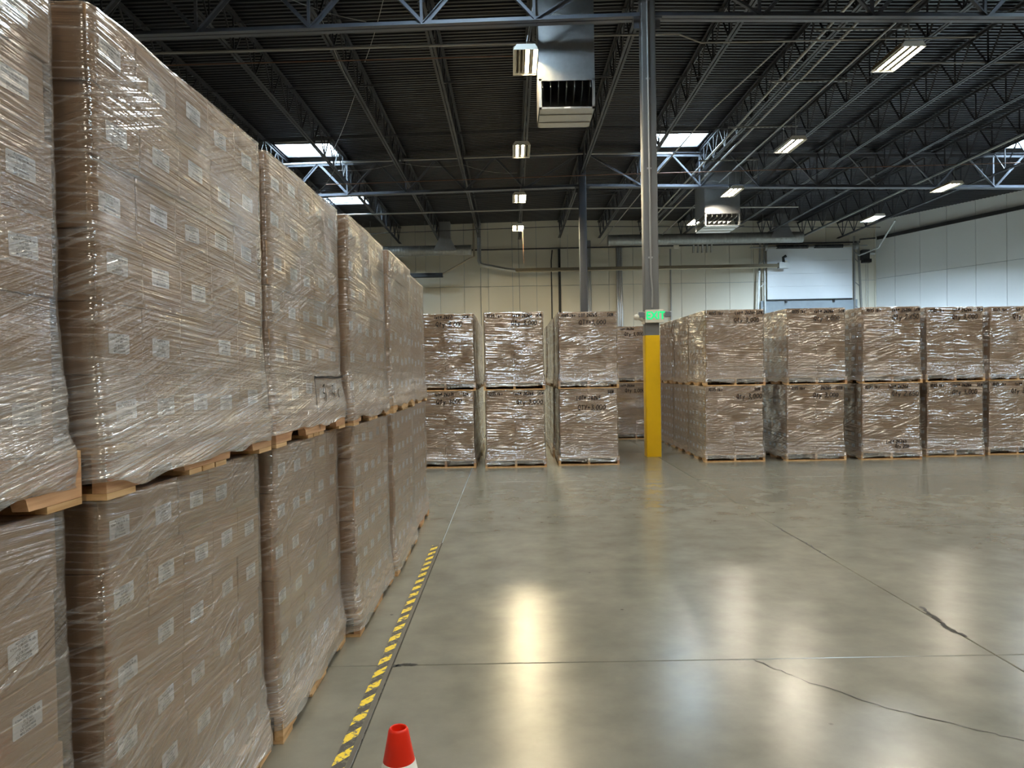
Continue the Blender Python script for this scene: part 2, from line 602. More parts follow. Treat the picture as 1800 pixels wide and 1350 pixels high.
# a wandering hairline crack and a spalled joint corner, as thin dark filler strips
def crack(name, pts, w):
    mb = MB()
    rnd = random.Random(len(pts) * 3 + int(w * 1e4))
    L, Rr = [], []
    fine = []
    for i in range(len(pts) - 1):
        for k in range(8):
            t = k / 8
            fine.append(Vector(pts[i]).lerp(Vector(pts[i + 1]), t) + Vector((rnd.uniform(-.012, .012), rnd.uniform(-.012, .012))))
    fine.append(Vector(pts[-1]))
    for i, p in enumerate(fine):
        d = (fine[min(i + 1, len(fine) - 1)] - fine[max(i - 1, 0)]).normalized()
        nrm = Vector((-d.y, d.x))
        ww = w * rnd.uniform(0.4, 1.2)
        L.append((p.x + nrm.x * ww, p.y + nrm.y * ww, 0.0012))
        Rr.append((p.x - nrm.x * ww, p.y - nrm.y * ww, 0.0012))
    n = len(fine)
    mb.add(L + Rr, [(i, i + 1, n + i + 1, n + i) for i in range(n - 1)], M['joint'])
    return mb.build(name, floor)
crack('hairline_crack', [(1.28, 4.02), (1.45, 3.75), (1.72, 3.42), (2.0, 3.2), (2.2, 3.05), (2.42, 2.9), (2.6, 2.7)], 0.0035)
crack('joint_spall', [(2.66, 4.85), (2.64, 4.6), (2.6, 4.45), (2.62, 4.3)], 0.016)
crack('joint_spall', [(2.62, 7.4), (2.61, 7.1), (2.63, 6.6), (2.62, 6.2)], 0.007)
crack('joint_spall', [(-0.70, 4.0), (-0.62, 4.03), (-0.55, 4.02)], 0.02)

mb = MB()
mb.box((-0.735, 4.55, 0.0015), (0.055, 4.5, 0.001), M['tape'])
mb.box((-0.695, 4.6, 0.0012), (0.02, 4.6, 0.0006), M['residue'])
tag(mb.build('hazard_tape'), 'worn yellow and black striped floor tape beside the left pallet row', 'floor tape')
mb = MB()
mb.box((-0.68, 9.6, 0.001), (0.007, 5.4, 0.0006), M['lintel'])
tag(mb.build('floor_line'), 'thin pale line on the concrete continuing past the striped tape', 'floor line')

# ------------------------------------------------------------------ walls
def panel_wall(name, p0, p1, joints, z_top, seams, mat):
    """wall of separate flat panels; joints = distances along the wall"""
    p0, p1 = Vector((*p0, 0)), Vector((*p1, 0))
    d = (p1 - p0)
    L = d.length
    d.normalize()
    n = Vector((d.y, -d.x, 0))      # faces the room
    mb = MB()
    mb.beam(p0 - n * 0.16 + Vector((0, 0, z_top / 2)), p1 - n * 0.16 + Vector((0, 0, z_top / 2)), 0.2, z_top, M['lintel'])
    w = struct(mb.build(name))
    js = [0] + joints + [L]
    zs = [0] + seams + [z_top]
    for i in range(len(js) - 1):
        for k in range(len(zs) - 1):
            g = 0.009
            mb = MB()
            a, b_ = p0 + d * (js[i] + g), p0 + d * (js[i + 1] - g)
            zc = (zs[k] + zs[k + 1]) / 2
            mb.beam(a - n * 0.03 + Vector((0, 0, zc)), b_ - n * 0.03 + Vector((0, 0, zc)), 0.06, zs[k + 1] - zs[k] - 2 * g, mat)
            mb.build('wall_panel', w)
    return w
nb = int((CX - XL) / 1.24)
panel_wall('wall_back', (XL, WALL_Y), (CX + .5, WALL_Y), [1.24 * i for i in range(1, nb + 1)], 9.6, [2.4, 5.95], M['wall'])
LR = 57.5
ex, ey = CX + LR * math.sin(TH), WALL_Y - LR * math.cos(TH)
panel_wall('wall_right', (CX, WALL_Y), (ex, ey), [1.1 + 1.36 * i for i in range(0, 40)], 9.6, [2.4, 6.0], M['wall_white'])
for nm, p0, p1 in (('wall_left', (XL, YB), (XL, WALL_Y)), ('wall_rear', (XR, YB), (XL, YB))):
    mb = MB()
    a, b_ = Vector((*p0, 4.8)), Vector((*p1, 4.8))
    mb.beam(a, b_, 0.2, 9.6, M['wall'])
    struct(mb.build(nm))

# ------------------------------------------------------------------ ceiling: ribbed steel deck
mb = MB()
P = 0.152
prof = [(0.0, 0.0), (0.062, 0.0), (0.074, 0.055), (0.138, 0.055)]
xb = sorted(set([XL, RIDGE_X, XR] + [s[0] for s in SKY] + [s[1] for s in SKY]))
npd = int((WALL_Y + 0.2 - YB) / P)
rows = [(YB + k * P + a, z) for k in range(npd) for a, z in prof] + [(YB + npd * P, 0)]
dv, df = [], []
for y, z in rows:
    for x in xb:
        dv.append((x, y, DECK_Z + droof(x) + z))
nx = len(xb)
for j in range(len(rows) - 1):
    yc = (rows[j][0] + rows[j + 1][0]) / 2
    for i in range(nx - 1):
        xc = (xb[i] + xb[i + 1]) / 2
        if any(s[0] < xc < s[1] and s[2] < yc < s[3] for s in SKY):
            continue
        df.append((j * nx + i, j * nx + i + 1, (j + 1) * nx + i + 1, (j + 1) * nx + i))
mb.add(dv, df, M['deck'])
struct(mb.build('ceiling'))

# skylights
SKN = ['above the far end of the left pallet row', 'farther back above the left row', 'right of the grey column', 'at the right picture edge',
       'above the aisle in front of the near girder', 'right of the aisle in front of the near girder', 'behind the camera']
for k, (x0, x1, y0, y1) in enumerate(SKY):
    zc = DECK_Z + droof((x0 + x1) / 2)
    t = struct(thing('window_%d' % (k + 1), 'rectangular roof skylight with white well ' + SKN[k], None, ((x0 + x1) / 2, (y0 + y1) / 2, zc)))
    w, d = (x1 - x0), (y1 - y0)
    hh = 0.34
    for nm, c, s in (('well_side', (-w / 2 - .02, 0, hh / 2 - .02), (0.04, d + .08, hh)), ('well_side', (w / 2 + .02, 0, hh / 2 - .02), (0.04, d + .08, hh)),
                     ('well_side', (0, -d / 2 - .02, hh / 2 - .02), (w, 0.04, hh)), ('well_side', (0, d / 2 + .02, hh / 2 - .02), (w, 0.04, hh))):
        MB().box(c, s, M['well']).build(nm, t)
    MB().box((0, 0, hh), (w + .06, d + .06, 0.03), M['skylens']).build('lens', t)
    mb = MB()
    for sx in (-1, 1):
        mb.box((sx * w / 2, 0, -0.03), (0.05, d + .1, 0.06), M['steel'])
        mb.box((0, sx * d / 2, -0.03), (w + .1, 0.05, 0.06), M['steel'])
    mb.build('curb_frame', t)

# ------------------------------------------------------------------ roof girders
def side_word(k):
    return 'on' if k == 0 else None
def girder(y, xa, xb_, label):
    t = thing('roof_girder', label, 'girder', (xa, y, 0))
    def zb(x):
        return GBOT + droof(x)
    def zt(x):
        return GTOP + droof(x)
    mb = MB()
    for s in (-1, 1):
        mb.angle((0, s * 0.015, zb(xa)), (xb_ - xa, s * 0.015, zb(xb_)), 0.11, 0.014, M['girder'], sx=-s)
    mb.build('bottom_chord', t)
    mb = MB()
    for s in (-1, 1):
        mb.angle((0, s * 0.015, zt(xa)), (xb_ - xa, s * 0.015, zt(xb_)), 0.12, 0.014, M['girder'], sx=-s, sz=-1)
    mb.build('top_chord', t)
    n = round((xb_ - xa) / JS)
    right = xa > 0
    for k in range(n + 1):
        xj = (RIDGE_X + k * JS) if right else (RIDGE_X - k * JS)
        if k == 0:
            continue
        if not (xa - .05 <= xj <= xb_ + .05):
            continue
        # bottom node under each joist: a vertical and two diagonals
        MB().beam((xj - xa, 0, zb(xj) + .05), (xj - xa, 0, zt(xj) - .03), 0.05, 0.05, M['girder']).build('web_vertical', t)
        for s in (-1, 1):
            xt = xj + s * JS / 2
            if k == 1 and ((right and s < 0) or (not right and s > 0)):
                xt = RIDGE_X + (0.15 if right else -0.15)
            if not (xa - .05 <= xt <= xb_ + .05):
                continue
            mb = MB()
            mb.angle((xj - xa, 0.0, zb(xj) + .04), (xt - xa, 0.0, zt(xt) - .04), 0.075, 0.012, M['girder'], up=(0, -1, 0))
            mb.build('web_diagonal', t)
    return t
girder(COL1_Y, RIDGE_X - 8 * JS, RIDGE_X - 0.13, 'near grey steel truss girder left of the yellow-footed column')
girder(COL1_Y, RIDGE_X + 0.13, RIDGE_X + 8 * JS, 'near grey steel truss girder right of the yellow-footed column')
girder(COL2_Y, RIDGE_X - 8 * JS, RIDGE_X - 0.13, 'far steel truss girder left of the distant dark column')
girder(COL2_Y, RIDGE_X + 0.13, RIDGE_X + 8 * JS, 'far steel truss girder right of the distant dark column')

# ------------------------------------------------------------------ open web joists
def joist_meshes(L):
    mb = MB()
    for s in (-1, 1):
        mb.angle((s * 0.012, 0, JBOT), (s * 0.012, L, JBOT), 0.055, 0.008, M['steel'], sx=s)
    bot = mb.mesh('joist_bottom_chord')
    mb = MB()
    for s in (-1, 1):
        mb.angle((s * 0.012, 0.0, JTOP), (s * 0.012, L, JTOP), 0.065, 0.008, M['steel'], sx=s, sz=-1)
    top = mb.mesh('joist_top_chord')
    vert = MB().beam((0, 0, JBOT + .02), (0, 0, JTOP - .02), 0.028, 0.028, M['steel']).mesh('joist_web_vertical')
    pn = L / 10
    da = MB().beam((0, 0, JBOT + .02), (0, pn / 2, JTOP - .02), 0.03, 0.03, M['steel']).mesh('joist_web_a')
    db = MB().beam((0, 0, JBOT + .02), (0, -pn / 2, JTOP - .02), 0.03, 0.03, M['steel']).mesh('joist_web_b')
    return bot, top, vert, da, db, pn
JL = COL2_Y - COL1_Y
jm = joist_meshes(JL)
def joist(k, bay):
    x = RIDGE_X + k * JS
    y0 = COL1_Y if bay == 0 else COL2_Y
    where = 'between the near and far girders' if bay == 0 else 'between far girder and back wall'
    if k == 0:
        who = 'black roof joist on the column line '
    else:
        who = 'black roof joist, %s to the %s of the columns, ' % (ORD[abs(k) - 1], 'left' if k < 0 else 'right')
    t = thing('roof_joist', who + where, 'joist', (x, y0, droof(x)), group='open-web roof joists')
    bot, top, vert, da, db, pn = jm
    put('bottom_chord', bot, t)
    put('top_chord', top, t)
    for i in range(10):
        yy = pn * (i + 0.5)
        put('web_vertical', vert, t, (0, yy, 0))
        put('web_diagonal', da, t, (0, yy, 0))
        put('web_diagonal', db, t, (0, yy, 0))
for k in range(-5, 9):
    joist(k, 0)
for k in range(-5, 8):
    joist(k, 1)

# horizontal bridging rods across the joists
for i, (y, z) in enumerate([(15.6, JTOP - .05), (17.3, JBOT + .02), (19.2, JTOP - .05), (21.0, JBOT + .02), (23.2, JTOP - .05), (28.2, JBOT + .03), (31.9, JTOP - .06), (35.2, JBOT + .03)]):
    mb = MB()
    xa, xb_ = -9.0, 19.5 if y < 26 else 17.6
    mb.tube([(xa, y, z + droof(xa)), (RIDGE_X, y, z), (xb_, y, z + droof(xb_))], 0.016, M['steel'], 6)
    tag(mb.build('bridging_rod'), 'thin dark bridging rod across the roof joists, %s from the camera' % ORD[i], 'rod')

# ------------------------------------------------------------------ columns
def column(y, mat, label, yellow):
    t = thing('steel_column', label, 'column', (RIDGE_X, y, 0))
    s = 0.128
    def tubebox(z0, z1, ss, m):
        r = 0.02
        pts = []
        for cx_, cy_, a0 in ((ss - r, -ss + r, -90), (ss - r, ss - r, 0), (-ss + r, ss - r, 90), (-ss + r, -ss + r, 180)):
            for q in range(4):
                a = R(a0 + q * 30)
                pts.append((cx_ + r * math.cos(a), cy_ + r * math.sin(a)))
        return MB().extrude(pts, 'z', z0, z1, m)
    tubebox(0.0, GTOP + .15, s, mat).build('shaft', t, smooth=True)
    if yellow:
        tubebox(0.0, 2.2, s + 0.006, M['yellow']).build('yellow_sleeve', t, smooth=True)
    mb = MB()
    for sx in (-1, 1):
        mb.box((sx * 0.19, 0, GBOT - 0.02), (0.13, 0.2, 0.03), M['girder'])
        mb.box((sx * 0.19, 0, GBOT - 0.10), (0.10, 0.015, 0.15), M['girder'])
    mb.build('girder_seat', t)
    return t
c1 = column(COL1_Y, M['column'], 'grey steel column painted yellow at its foot', True)
column(COL2_Y, M['column_dark'], 'dark blue-grey steel column standing farther back', False)
mb = MB()
mb.tube([(0.0, -0.145, 2.70), (0.005, -0.145, 3.0), (-0.02, -0.145, 3.3), (-0.02, -0.145, 9.1)], 0.017, M['conduit'], 8)
for z in (3.6, 5.2, 6.8, 8.2):
    mb.box((-0.02, -0.136, z), (0.08, 0.018, 0.03), M['galv'])
o = mb.build('electrical_conduit', None, (RIDGE_X, COL1_Y, 0), smooth=True)
tag(o, 'pale electrical conduit running down the front of the grey column', 'conduit')

# exit sign on the column
ex_t = thing('exit_sign', 'lit green EXIT sign with emergency lamp heads on the grey column', 'exit sign', (RIDGE_X - .0, COL1_Y - 0.165, 2.42), R(-8))
MB().box((0.03, 0, 0.12), (0.33, 0.055, 0.235), M['plastic']).build('housing', ex_t, bevel=0.008)
vv, ff = text_mesh(['EXIT'], 0.19, bold=0.006)
mb = MB()
mb.add([(v.x * 0.86 + 0.05, -0.0295, v.y + 0.125) for v in vv], ff, M['exit_green'])
mb.build('letters', ex_t)
mb = MB().add([(-0.115, -0.0292, 0.125), (-0.085, -0.0292, 0.15), (-0.085, -0.0292, 0.10)], [(0, 1, 2)], M['exit_green'])
mb.build('arrow', ex_t)
for s, x in ((-1, -0.20), (1, 0.27)):
    mb = MB()
    mb.box((x, -0.01, 0.15), (0.11, 0.05, 0.095), M['greyplastic'])
    mb.box((x, 0.018, 0.15), (0.12, 0.02, 0.105), M['plastic'])
    mb.box((x - s * 0.065, 0.005, 0.14), (0.04, 0.02, 0.03), M['plastic'])
    mb.build('lamp_head', ex_t, bevel=0.006)
cm = thing('dome_camera', 'small ivory dome camera on a bracket left of the EXIT sign', 'camera', (RIDGE_X - 0.128, COL1_Y - 0.05, 2.42))
mb = MB()
mb.tube([(0, 0, 0.05), (-0.05, -0.05, 0.05), (-0.12, -0.08, 0.09)], 0.022, M['plastic'], 8)
mb.box((-0.03, -0.02, 0.03), (0.05, 0.08, 0.09), M['plastic'])
mb.build('bracket', cm, smooth=True)
mb = MB()
mb.lathe([(0.001, -0.055), (0.03, -0.047), (0.05, -0.02), (0.055, 0.0), (0.05, 0.025), (0.03, 0.045), (0.001, 0.055)], M['plastic'], 16, (-0.16, -0.09, 0.11))
mb.build('dome', cm, smooth=True)

# ------------------------------------------------------------------ hanging lamps
def lamp_mats(kind):
    return M['tube_' + kind]
LW, LL = 0.46, 1.17
def lamp_parts(kind, lit):
    parts = []
    mb = MB()
    # enamel tray: top plate, sloping sides and end caps
    mb.box((0, 0, 0.095), (LW * 0.72, LL, 0.012), M['housing'])
    for s in (-1, 1):
        a, b_ = (s * LW / 2, 0.0), (s * LW * 0.36, 0.101)
        mb.extrude([a, b_, (b_[0] - s * 0.008, b_[1]), (a[0] - s * 0.008, a[1])], 'y', -LL / 2, LL / 2, M['housing'])
        mb.extrude([(-LW / 2, 0), (LW / 2, 0), (LW * .36, .101), (-LW * .36, .101)], 'y', s * LL / 2 - .004, s * LL / 2 + .004, M['housing'])
    parts.append(('housing', mb.mesh('lamp_housing')))
    mb = MB()
    n = 6
    pw = (LW - 0.03) / n
    for i in range(n + 1):
        x = -LW / 2 + 0.015 + i * pw
        mb.extrude([(x - .012, 0.075), (x, 0.012), (x + .012, 0.075)], 'y', -LL / 2 + .05, LL / 2 - .05, M['reflector'])
    mb.box((0, 0, 0.078), (LW * 0.8, LL - .02, 0.006), M['reflector'])
    parts.append(('reflector', mb.mesh('lamp_reflector')))
    mb = MB()
    for s in (-1, 1):
        mb.box((0, s * (LL / 2 - .03), 0.045), (LW - 0.05, 0.04, 0.04), M['housing'])
    parts.append(('socket_strip', mb.mesh('lamp_sockets')))
    for i in range(n):
        x = -LW / 2 + 0.015 + (i + .5) * pw
        on = i in lit
        mb = MB().tube([(x, -LL / 2 + .05, 0.035), (x, LL / 2 - .05, 0.035)], 0.015, lamp_mats(kind) if on else M['tube_off'], 8, cap=False)
        parts.append(('tube', mb.mesh('lamp_tube_on' if on else 'lamp_tube_off', smooth=True)))
    return parts
LAMPC = {}
def lamp(x, y, z, kind, lit, label, rz=0.0, hang=None, hx=0.0):
    key = (kind, tuple(lit))
    if key not in LAMPC:
        LAMPC[key] = lamp_parts(kind, lit)
    t = thing('high_bay_lamp', label, 'lamp', (x, y, z), rz, group='high bay fluorescent lamps')
    for nm, me in LAMPC[key]:
        put(nm, me, t)
    top = (hang or (JBOT + droof(x))) - z
    for s in (-1, 1):
        MB().tube([(0, s * 0.42, 0.1), (hx, s * 0.42, top)], 0.006, M['conduit'], 5).build('hanger', t)
    return t
LZ = 7.4
for y, lit, kind, lb in ((14.05, (3, 5), 'warm', 'lamp beside the near metal duct, two tubes lit'),
                         (19.7, (1, 3), 'warm', 'warm lamp just left below the near metal duct, middle of its line'),
                         (25.1, (1, 3, 4, 5), 'warm', 'lamp at the far girder, third in the central line'),
                         (30.3, (0, 1, 3, 4, 5), 'warm', 'farthest lamp of the central line, before the cream wall')):
    lamp(0.355, y, LZ, kind, lit, 'white ' + lb, hx=.16)
for y, lit, kind, lb in ((14.2, (1, 3, 5), 'neutral', 'nearest and largest lamp at upper right'),
                         (19.65, (1, 3, 4), 'neutral', 'second lamp of the right line, above the far duct box'),
                         (24.75, (0, 2, 4), 'neutral', 'third lamp of the right line, left of the far duct box'),
                         (29.7, (0, 1, 2, 4), 'neutral', 'farthest lamp of the right line, above the spiral duct')):
    lamp(7.45, y, LZ, kind, lit, 'white ' + lb, hang=8.11)
lamp(14.5, 24.6, LZ, 'neutral', (0, 2, 4), 'white lamp under the far girder at the right, warm tubes', hang=7.98)
lamp(14.5, 29.6, LZ, 'cool', (0, 1, 2, 3, 4, 5), 'bright bluish lamp in front of the right back corner', hang=7.98)
# lamps of the same lines that hang outside the picture, over and behind the camera
for x, ys_, line, hg in ((0.355, (8.6, 3.1, -3.0), 'central line', None), (7.45, (8.7, 3.2, -3.0), 'right line', 8.11),
                         (14.5, (19.4, 14.1, 8.7, 3.0), 'far right line', 7.99), (21.5, (19.4, 12.0), 'rightmost line', None), (-7.0, (9.0, 3.0), 'left line', None)):
    for q, y in enumerate(ys_):
        lamp(x, y, LZ, 'neutral', (1, 3, 4), 'white high bay lamp outside the picture, %s, %s toward the camera' % (line, ORD[q]), hang=hg)

# ------------------------------------------------------------------ duct drops
def duct_drop(x0, x1, y0, y1, zb, z_open, label, open_mid=True, closed=False):
    w, d = x1 - x0, y1 - y0
    t = thing('supply_plenum', label, 'duct', ((x0 + x1) / 2, (y0 + y1) / 2, zb))
    zo = z_open - zb
    zt = DECK_Z - 0.13 - zb
    e = 0.012
    mb = MB()
    for s in (-1, 1):
        mb.box((0, s * (d / 2 - e / 2), (zo + zt) / 2), (w, e, zt - zo), M['galv'])
        mb.box((s * (w / 2 - e / 2), 0, (zo + zt) / 2), (e, d - 2 * e, zt - zo), M['galv'])
    for zz in (zo + (zt - zo) * 0.55,):
        for s in (-1, 1):
            mb.box((0, s * (d / 2 + .004), zz), (w + .016, 0.008, 0.03), M['galv_dark'])
            mb.box((s * (w / 2 + .004), 0, zz), (0.008, d, 0.03), M['galv_dark'])
    mb.build('plenum_box', t)
    for sx in (-1, 1):
        for sy in (-1, 1):
            MB().box((sx * (w / 2 - .025), sy * (d / 2 - .025), zo / 2 + .02), (0.05, 0.05, zo - .04 + .08), M['galv']).build('corner_post', t)
    if closed:
        for s in (-1, 1):
            MB().box((s * (w / 2 - e / 2), 0, zo / 2), (e, d - .1, zo), M['galv']).build('side_panel', t)
        MB().box((0, d / 2 - e / 2, zo / 2), (w - .1, e, zo), M['galv_dark']).build('rear_panel', t)
    # turning vanes inside the outlet
    for i in range(7):
        xx = -w / 2 + w * (i + .5) / 7
        MB().beam((xx, -d / 2 + .06, zo - .02), (xx + .05, d / 2 - .06, zo - .02), 0.012, 0.16, M['galv_dark']).build('vane', t)
    # folded bottom tray: shallow pyramid raised inside
    mb = MB()
    h = 0.20
    vs_ = [(-w / 2, -d / 2, 0), (w / 2, -d / 2, 0), (w / 2, d / 2, 0), (-w / 2, d / 2, 0),
           (-w / 2, -d / 2, .03), (w / 2, -d / 2, .03), (w / 2, d / 2, .03), (-w / 2, d / 2, .03), (0, 0, h)]
    mb.add(vs_, [(0, 1, 2, 3), (0, 1, 5, 4), (1, 2, 6, 5), (2, 3, 7, 6), (3, 0, 4, 7), (4, 5, 8), (5, 6, 8), (6, 7, 8), (7, 4, 8)], M['galv'])
    mb.build('bottom_tray', t)
    for q in (-0.2, 0.2):
        MB().box((0, q * d, -0.006), (w - .04, 0.02, 0.012), M['galv_dark']).build('tray_rib', t)
    MB().box((0.0, -d / 2 - .004, .016) if open_mid else (0.05, -0.25 * d, 0.12), (0.12, 0.006, 0.03), M['paper']).build('maker_plate', t)
    return t
duct_drop(0.60, 1.65, 13.95, 15.05, 6.50, 7.02, 'large galvanised duct drop with open outlet behind the near girder', closed=True)
duct_drop(6.95, 8.2, 26.35, 27.75, 6.62, 7.05, 'galvanised duct drop with open outlet behind the far girder at the right')

# ------------------------------------------------------------------ pipes, conduits and wires in the roof
def pipe(name, pts, r, mat, label, cat='pipe', n=8):
    mb = MB().tube(pts, r, mat, n)
    return tag(mb.build(name, smooth=True), label, cat)
pipe('sprinkler_pipe', [(-11, 15.1, 8.12), (0.57, 15.2, 8.28)], 0.03, M['conduit'], 'pale pipe across the joists behind the near girder, left of the duct')
pipe('copper_pipe', [(-11, 15.35, 7.98), (0.57, 15.45, 8.13)], 0.012, M['copper'], 'thin copper line just below the pale pipe left of the near duct')
pipe('conduit', [(1.68, 15.1, 8.36), (3.5, 15.1, 8.36), (3.95, 15.1, 8.18), (5.6, 15.1, 8.18), (9.5, 15.1, 8.2)], 0.018, M['conduit'], 'pale conduit right of the column with a kink near the top', 'conduit')
pipe('conduit', [(5.65, 15.12, 8.16), (5.2, 19.0, 8.15), (4.95, 25.0, 8.1), (4.6, 37.8, 8.0)], 0.018, M['conduit'], 'pale conduit running back under the skylight right of the column', 'conduit')
pipe('copper_pipe', [(-6.0, 24.4, 7.82), (RIDGE_X, 24.4, 7.98), (17.6, 24.4, 8.15)], 0.014, M['copper'], 'long thin copper pipe just in front of the far girder')
pipe('sprinkler_pipe', [(-9.5, 25.3, 8.72), (RIDGE_X, 25.3, 8.95), (5.6, 25.3, 8.9)], 0.035, M['conduit'], 'pale sprinkler pipe along the top of the far girder')
pipe('sprinkler_pipe', [(-9.0, 30.8, 8.16), (RIDGE_X, 30.8, 8.3), (12, 30.8, 8.2)], 0.035, M['conduit'], 'pale sprinkler pipe between far girder and back wall')
pipe('sprinkler_pipe', [(9.0, 16.6, 8.3), (20.5, 16.6, 8.2)], 0.022, M['conduit'], 'thin pale pipe across the right joists above the nearest lamp')
for i, dx in enumerate((-0.27, 0.22)):
    pipe('conduit', [(RIDGE_X + 2 * JS + dx, 11.5, 8.28), (RIDGE_X + 2 * JS + dx, 36.1, 8.25)], 0.03, M['conduit'], 'thick pale conduit beside the second right joist, %s one' % ('left' if i == 0 else 'right'), 'conduit')
pipe('conduit', [(7.45, -4.5, 8.14), (7.45, 26.25, 8.12)], 0.022, M['conduit'], 'pale conduit above the right line of lamps', 'conduit')
pipe('conduit', [(7.45, 27.85, 8.12), (7.45, 36.1, 8.11)], 0.022, M['conduit'], 'pale conduit behind the far duct drop, above the last right lamp', 'conduit')
pipe('conduit', [(14.5, 1.5, 8.02), (14.5, 37.9, 7.97)], 0.025, M['conduit'], 'pale conduit above the far right lamps', 'conduit')
for i, y in enumerate((14.6, 17.2, 20.4, 23.6)):
    mb = MB()
    mb.box((7.0, y, 8.17), (1.9, 0.04, 0.035), M['galv_dark'])
    for q in range(16):
        mb.box((6.1 + q * 0.12, y, 8.151), (0.05, 0.018, 0.006), M['black'])
    tag(mb.build('strut_channel'), 'short perforated strut channel under the right conduits, %s from the camera' % ORD[i], 'strut')
def wire(label, pts):
    pts = [Vector(p) for p in pts]
    out = []
    for i in range(len(pts) - 1):
        for k in range(5):
            t = k / 5
            p = pts[i].lerp(pts[i + 1], t)
            p.z -= 0.10 * math.sin(math.pi * t)
            out.append(p)
    out.append(pts[-1])
    tag(MB().tube(out, 0.008, M['conduit'], 5).build('hanging_wire'), label, 'wire')
wire('thin slack wire from the left joist down to the left skylight', [(-3.5, 14.2, 8.35), (-3.62, 17.8, 8.3), (-5.3, 22.5, 8.35)])
wire('thin pale wire at the top between two left girder diagonals', [(-4.6, 13.9, 8.9), (-2.6, 13.9, 8.15)])
wire('thin slack wire along the far girder from the left skylight', [(-5.6, 24.3, 8.25), (-3.6, 24.6, 8.55), (-1.5, 24.8, 8.5), (0.3, 24.8, 8.2)])
wire('slanting brace wire below the far left girder', [(-5.55, 24.0, 8.3), (-6.2, 24.3, 7.6)])
wire('slack wire high on the left in front of the near girder', [(-2.15, 13.8, 8.9), (-3.0, 15.8, 8.2)])

# ------------------------------------------------------------------ back wall equipment
DY = 36.6
def WX(px, y):         # horizontal place on a plane at depth y seen in the photo column px near y=460
    return (px - 900 + 3.4) * y / F_PX
def spiral(xa, xb_, y, z, r, label, tz):
    t = thing('spiral_duct', label, 'duct', (xa, y, z))
    L = xb_ - xa
    n = int(L / 0.14)
    prof = []
    mb = MB()
    pts, rs = [], []
    for i in range(n + 1):
        x = L * i / n
        for dx, rr in ((0, r), (0.008, r + .007), (0.02, r)):
            pts.append((x + dx, 0, 0))
            rs.append(rr)
    mb.tube(pts, rs, M['galv_dark'], 20)
    mb.build('duct_tube', t, smooth=True)
    # saddle take-off widening from the riser down on to the tube
    x0 = tz - xa
    mb = MB()
    a = [(x0 - .58, -r * 1.02, -.05), (x0 + .58, -r * 1.02, -.05), (x0 + .58, r * 1.02, -.05), (x0 - .58, r * 1.02, -.05)]
    b_ = [(x0 - .27, -.28, .56), (x0 + .27, -.28, .56), (x0 + .27, .28, .56), (x0 - .27, .28, .56)]
    mb.add(a + b_, [(0, 1, 5, 4), (1, 2, 6, 5), (2, 3, 7, 6), (3, 0, 4, 7), (4, 5, 6, 7), (0, 3, 2, 1)], M['galv'])
    mb.build('saddle', t)
    MB().box((x0 + .0, 0, .56 + .4), (.54, .56, .8), M['galv']).build('riser', t)
    for q in (0.25, 0.8):
        MB().tube([(L * q, 0, r), (L * q, 0, 9.1 - z)], 0.012, M['conduit'], 5).build('hanger', t)
    MB().box((L * (0.35), -.05, -r - .12), (.25, .15, .16), M['plastic']).build('sensor', t)
    return t
spiral(-8.5, WX(829, DY), DY, 7.6, 0.25, 'spiral duct with square riser above the end of the left row', WX(784, DY))
spiral(WX(1069, DY), WX(1409, DY), DY, 7.95, 0.27, 'long spiral duct on the back wall right of the column', WX(1372, DY))

hd = 37.15
t = thing('tube_heater', 'long horizontal radiant tube heater along the back wall', 'heater', (WX(906, hd), hd, 6.62))
Lh = WX(1366, hd) - WX(906, hd)
mb = MB()
mb.extrude([(-.17, -.06), (-.12, .10), (.12, .10), (.17, -.06), (.15, -.06), (.105, .085), (-.105, .085), (-.15, -.06)], 'x', 0, Lh, M['flue'])
mb.build('reflector_hood', t)
MB().tube([(0, 0, -.02), (Lh, 0, -.02)], 0.055, M['flue'], 10).build('radiant_tube', t, smooth=True)
mb = MB()
mb.box((Lh + .28, 0, 0.02), (.5, .3, .28), M['galv_dark'])
mb.box((Lh + .40, 0, .2), (.12, .16, .12), M['plastic'])
mb.tube([(Lh + .3, 0, .2), (Lh + .28, 0, .42), (Lh + .42, 0, .5)], 0.07, M['black'], 8)
mb.build('burner_box', t)
for q in (.2, .55, .9):
    MB().tube([(Lh * q, 0, .1), (Lh * q, 0, 1.75)], 0.008, M['conduit'], 5).build('hanger', t)
fx = WX(843, hd)
pipe('flue_pipe', [(fx, hd, 9.1), (fx, hd, 7.15), (fx + .06, hd, 6.98), (fx + .2, hd, 6.92), (WX(890, hd), hd, 6.68), (WX(908, hd), hd, 6.62)], 0.10, M['galv'], 'bright metal flue bending from the roof into the tube heater')
pipe('flue_pipe', [(fx - .25, hd - .1, 9.0), (fx - .25, hd - .1, 7.35), (fx - .45, hd - .1, 7.25), (WX(779, hd), hd - .1, 6.5)], 0.05, M['flue'], 'thin slanting flue left of the bright flue')
t = thing('tube_heater', 'dark tube heater showing past the end of the left row', 'heater', (-9.0, hd - .1, 6.45))
Lh2 = WX(779, hd) + 9.0
mb = MB().extrude([(-.17, -.10), (-.12, .10), (.12, .10), (.17, -.10), (.15, -.10), (.105, .085), (-.105, .085), (-.15, -.10)], 'x', 0, Lh2, M['blackpipe'])
mb.build('reflector_hood', t)
MB().tube([(0, 0, -.02), (Lh2, 0, -.02)], 0.05, M['flue'], 8).build('radiant_tube', t, smooth=True)
for q in (.3, .85):
    MB().tube([(Lh2 * q, 0, .1), (Lh2 * q, 0, 2.72)], 0.008, M['conduit'], 5).build('hanger', t)

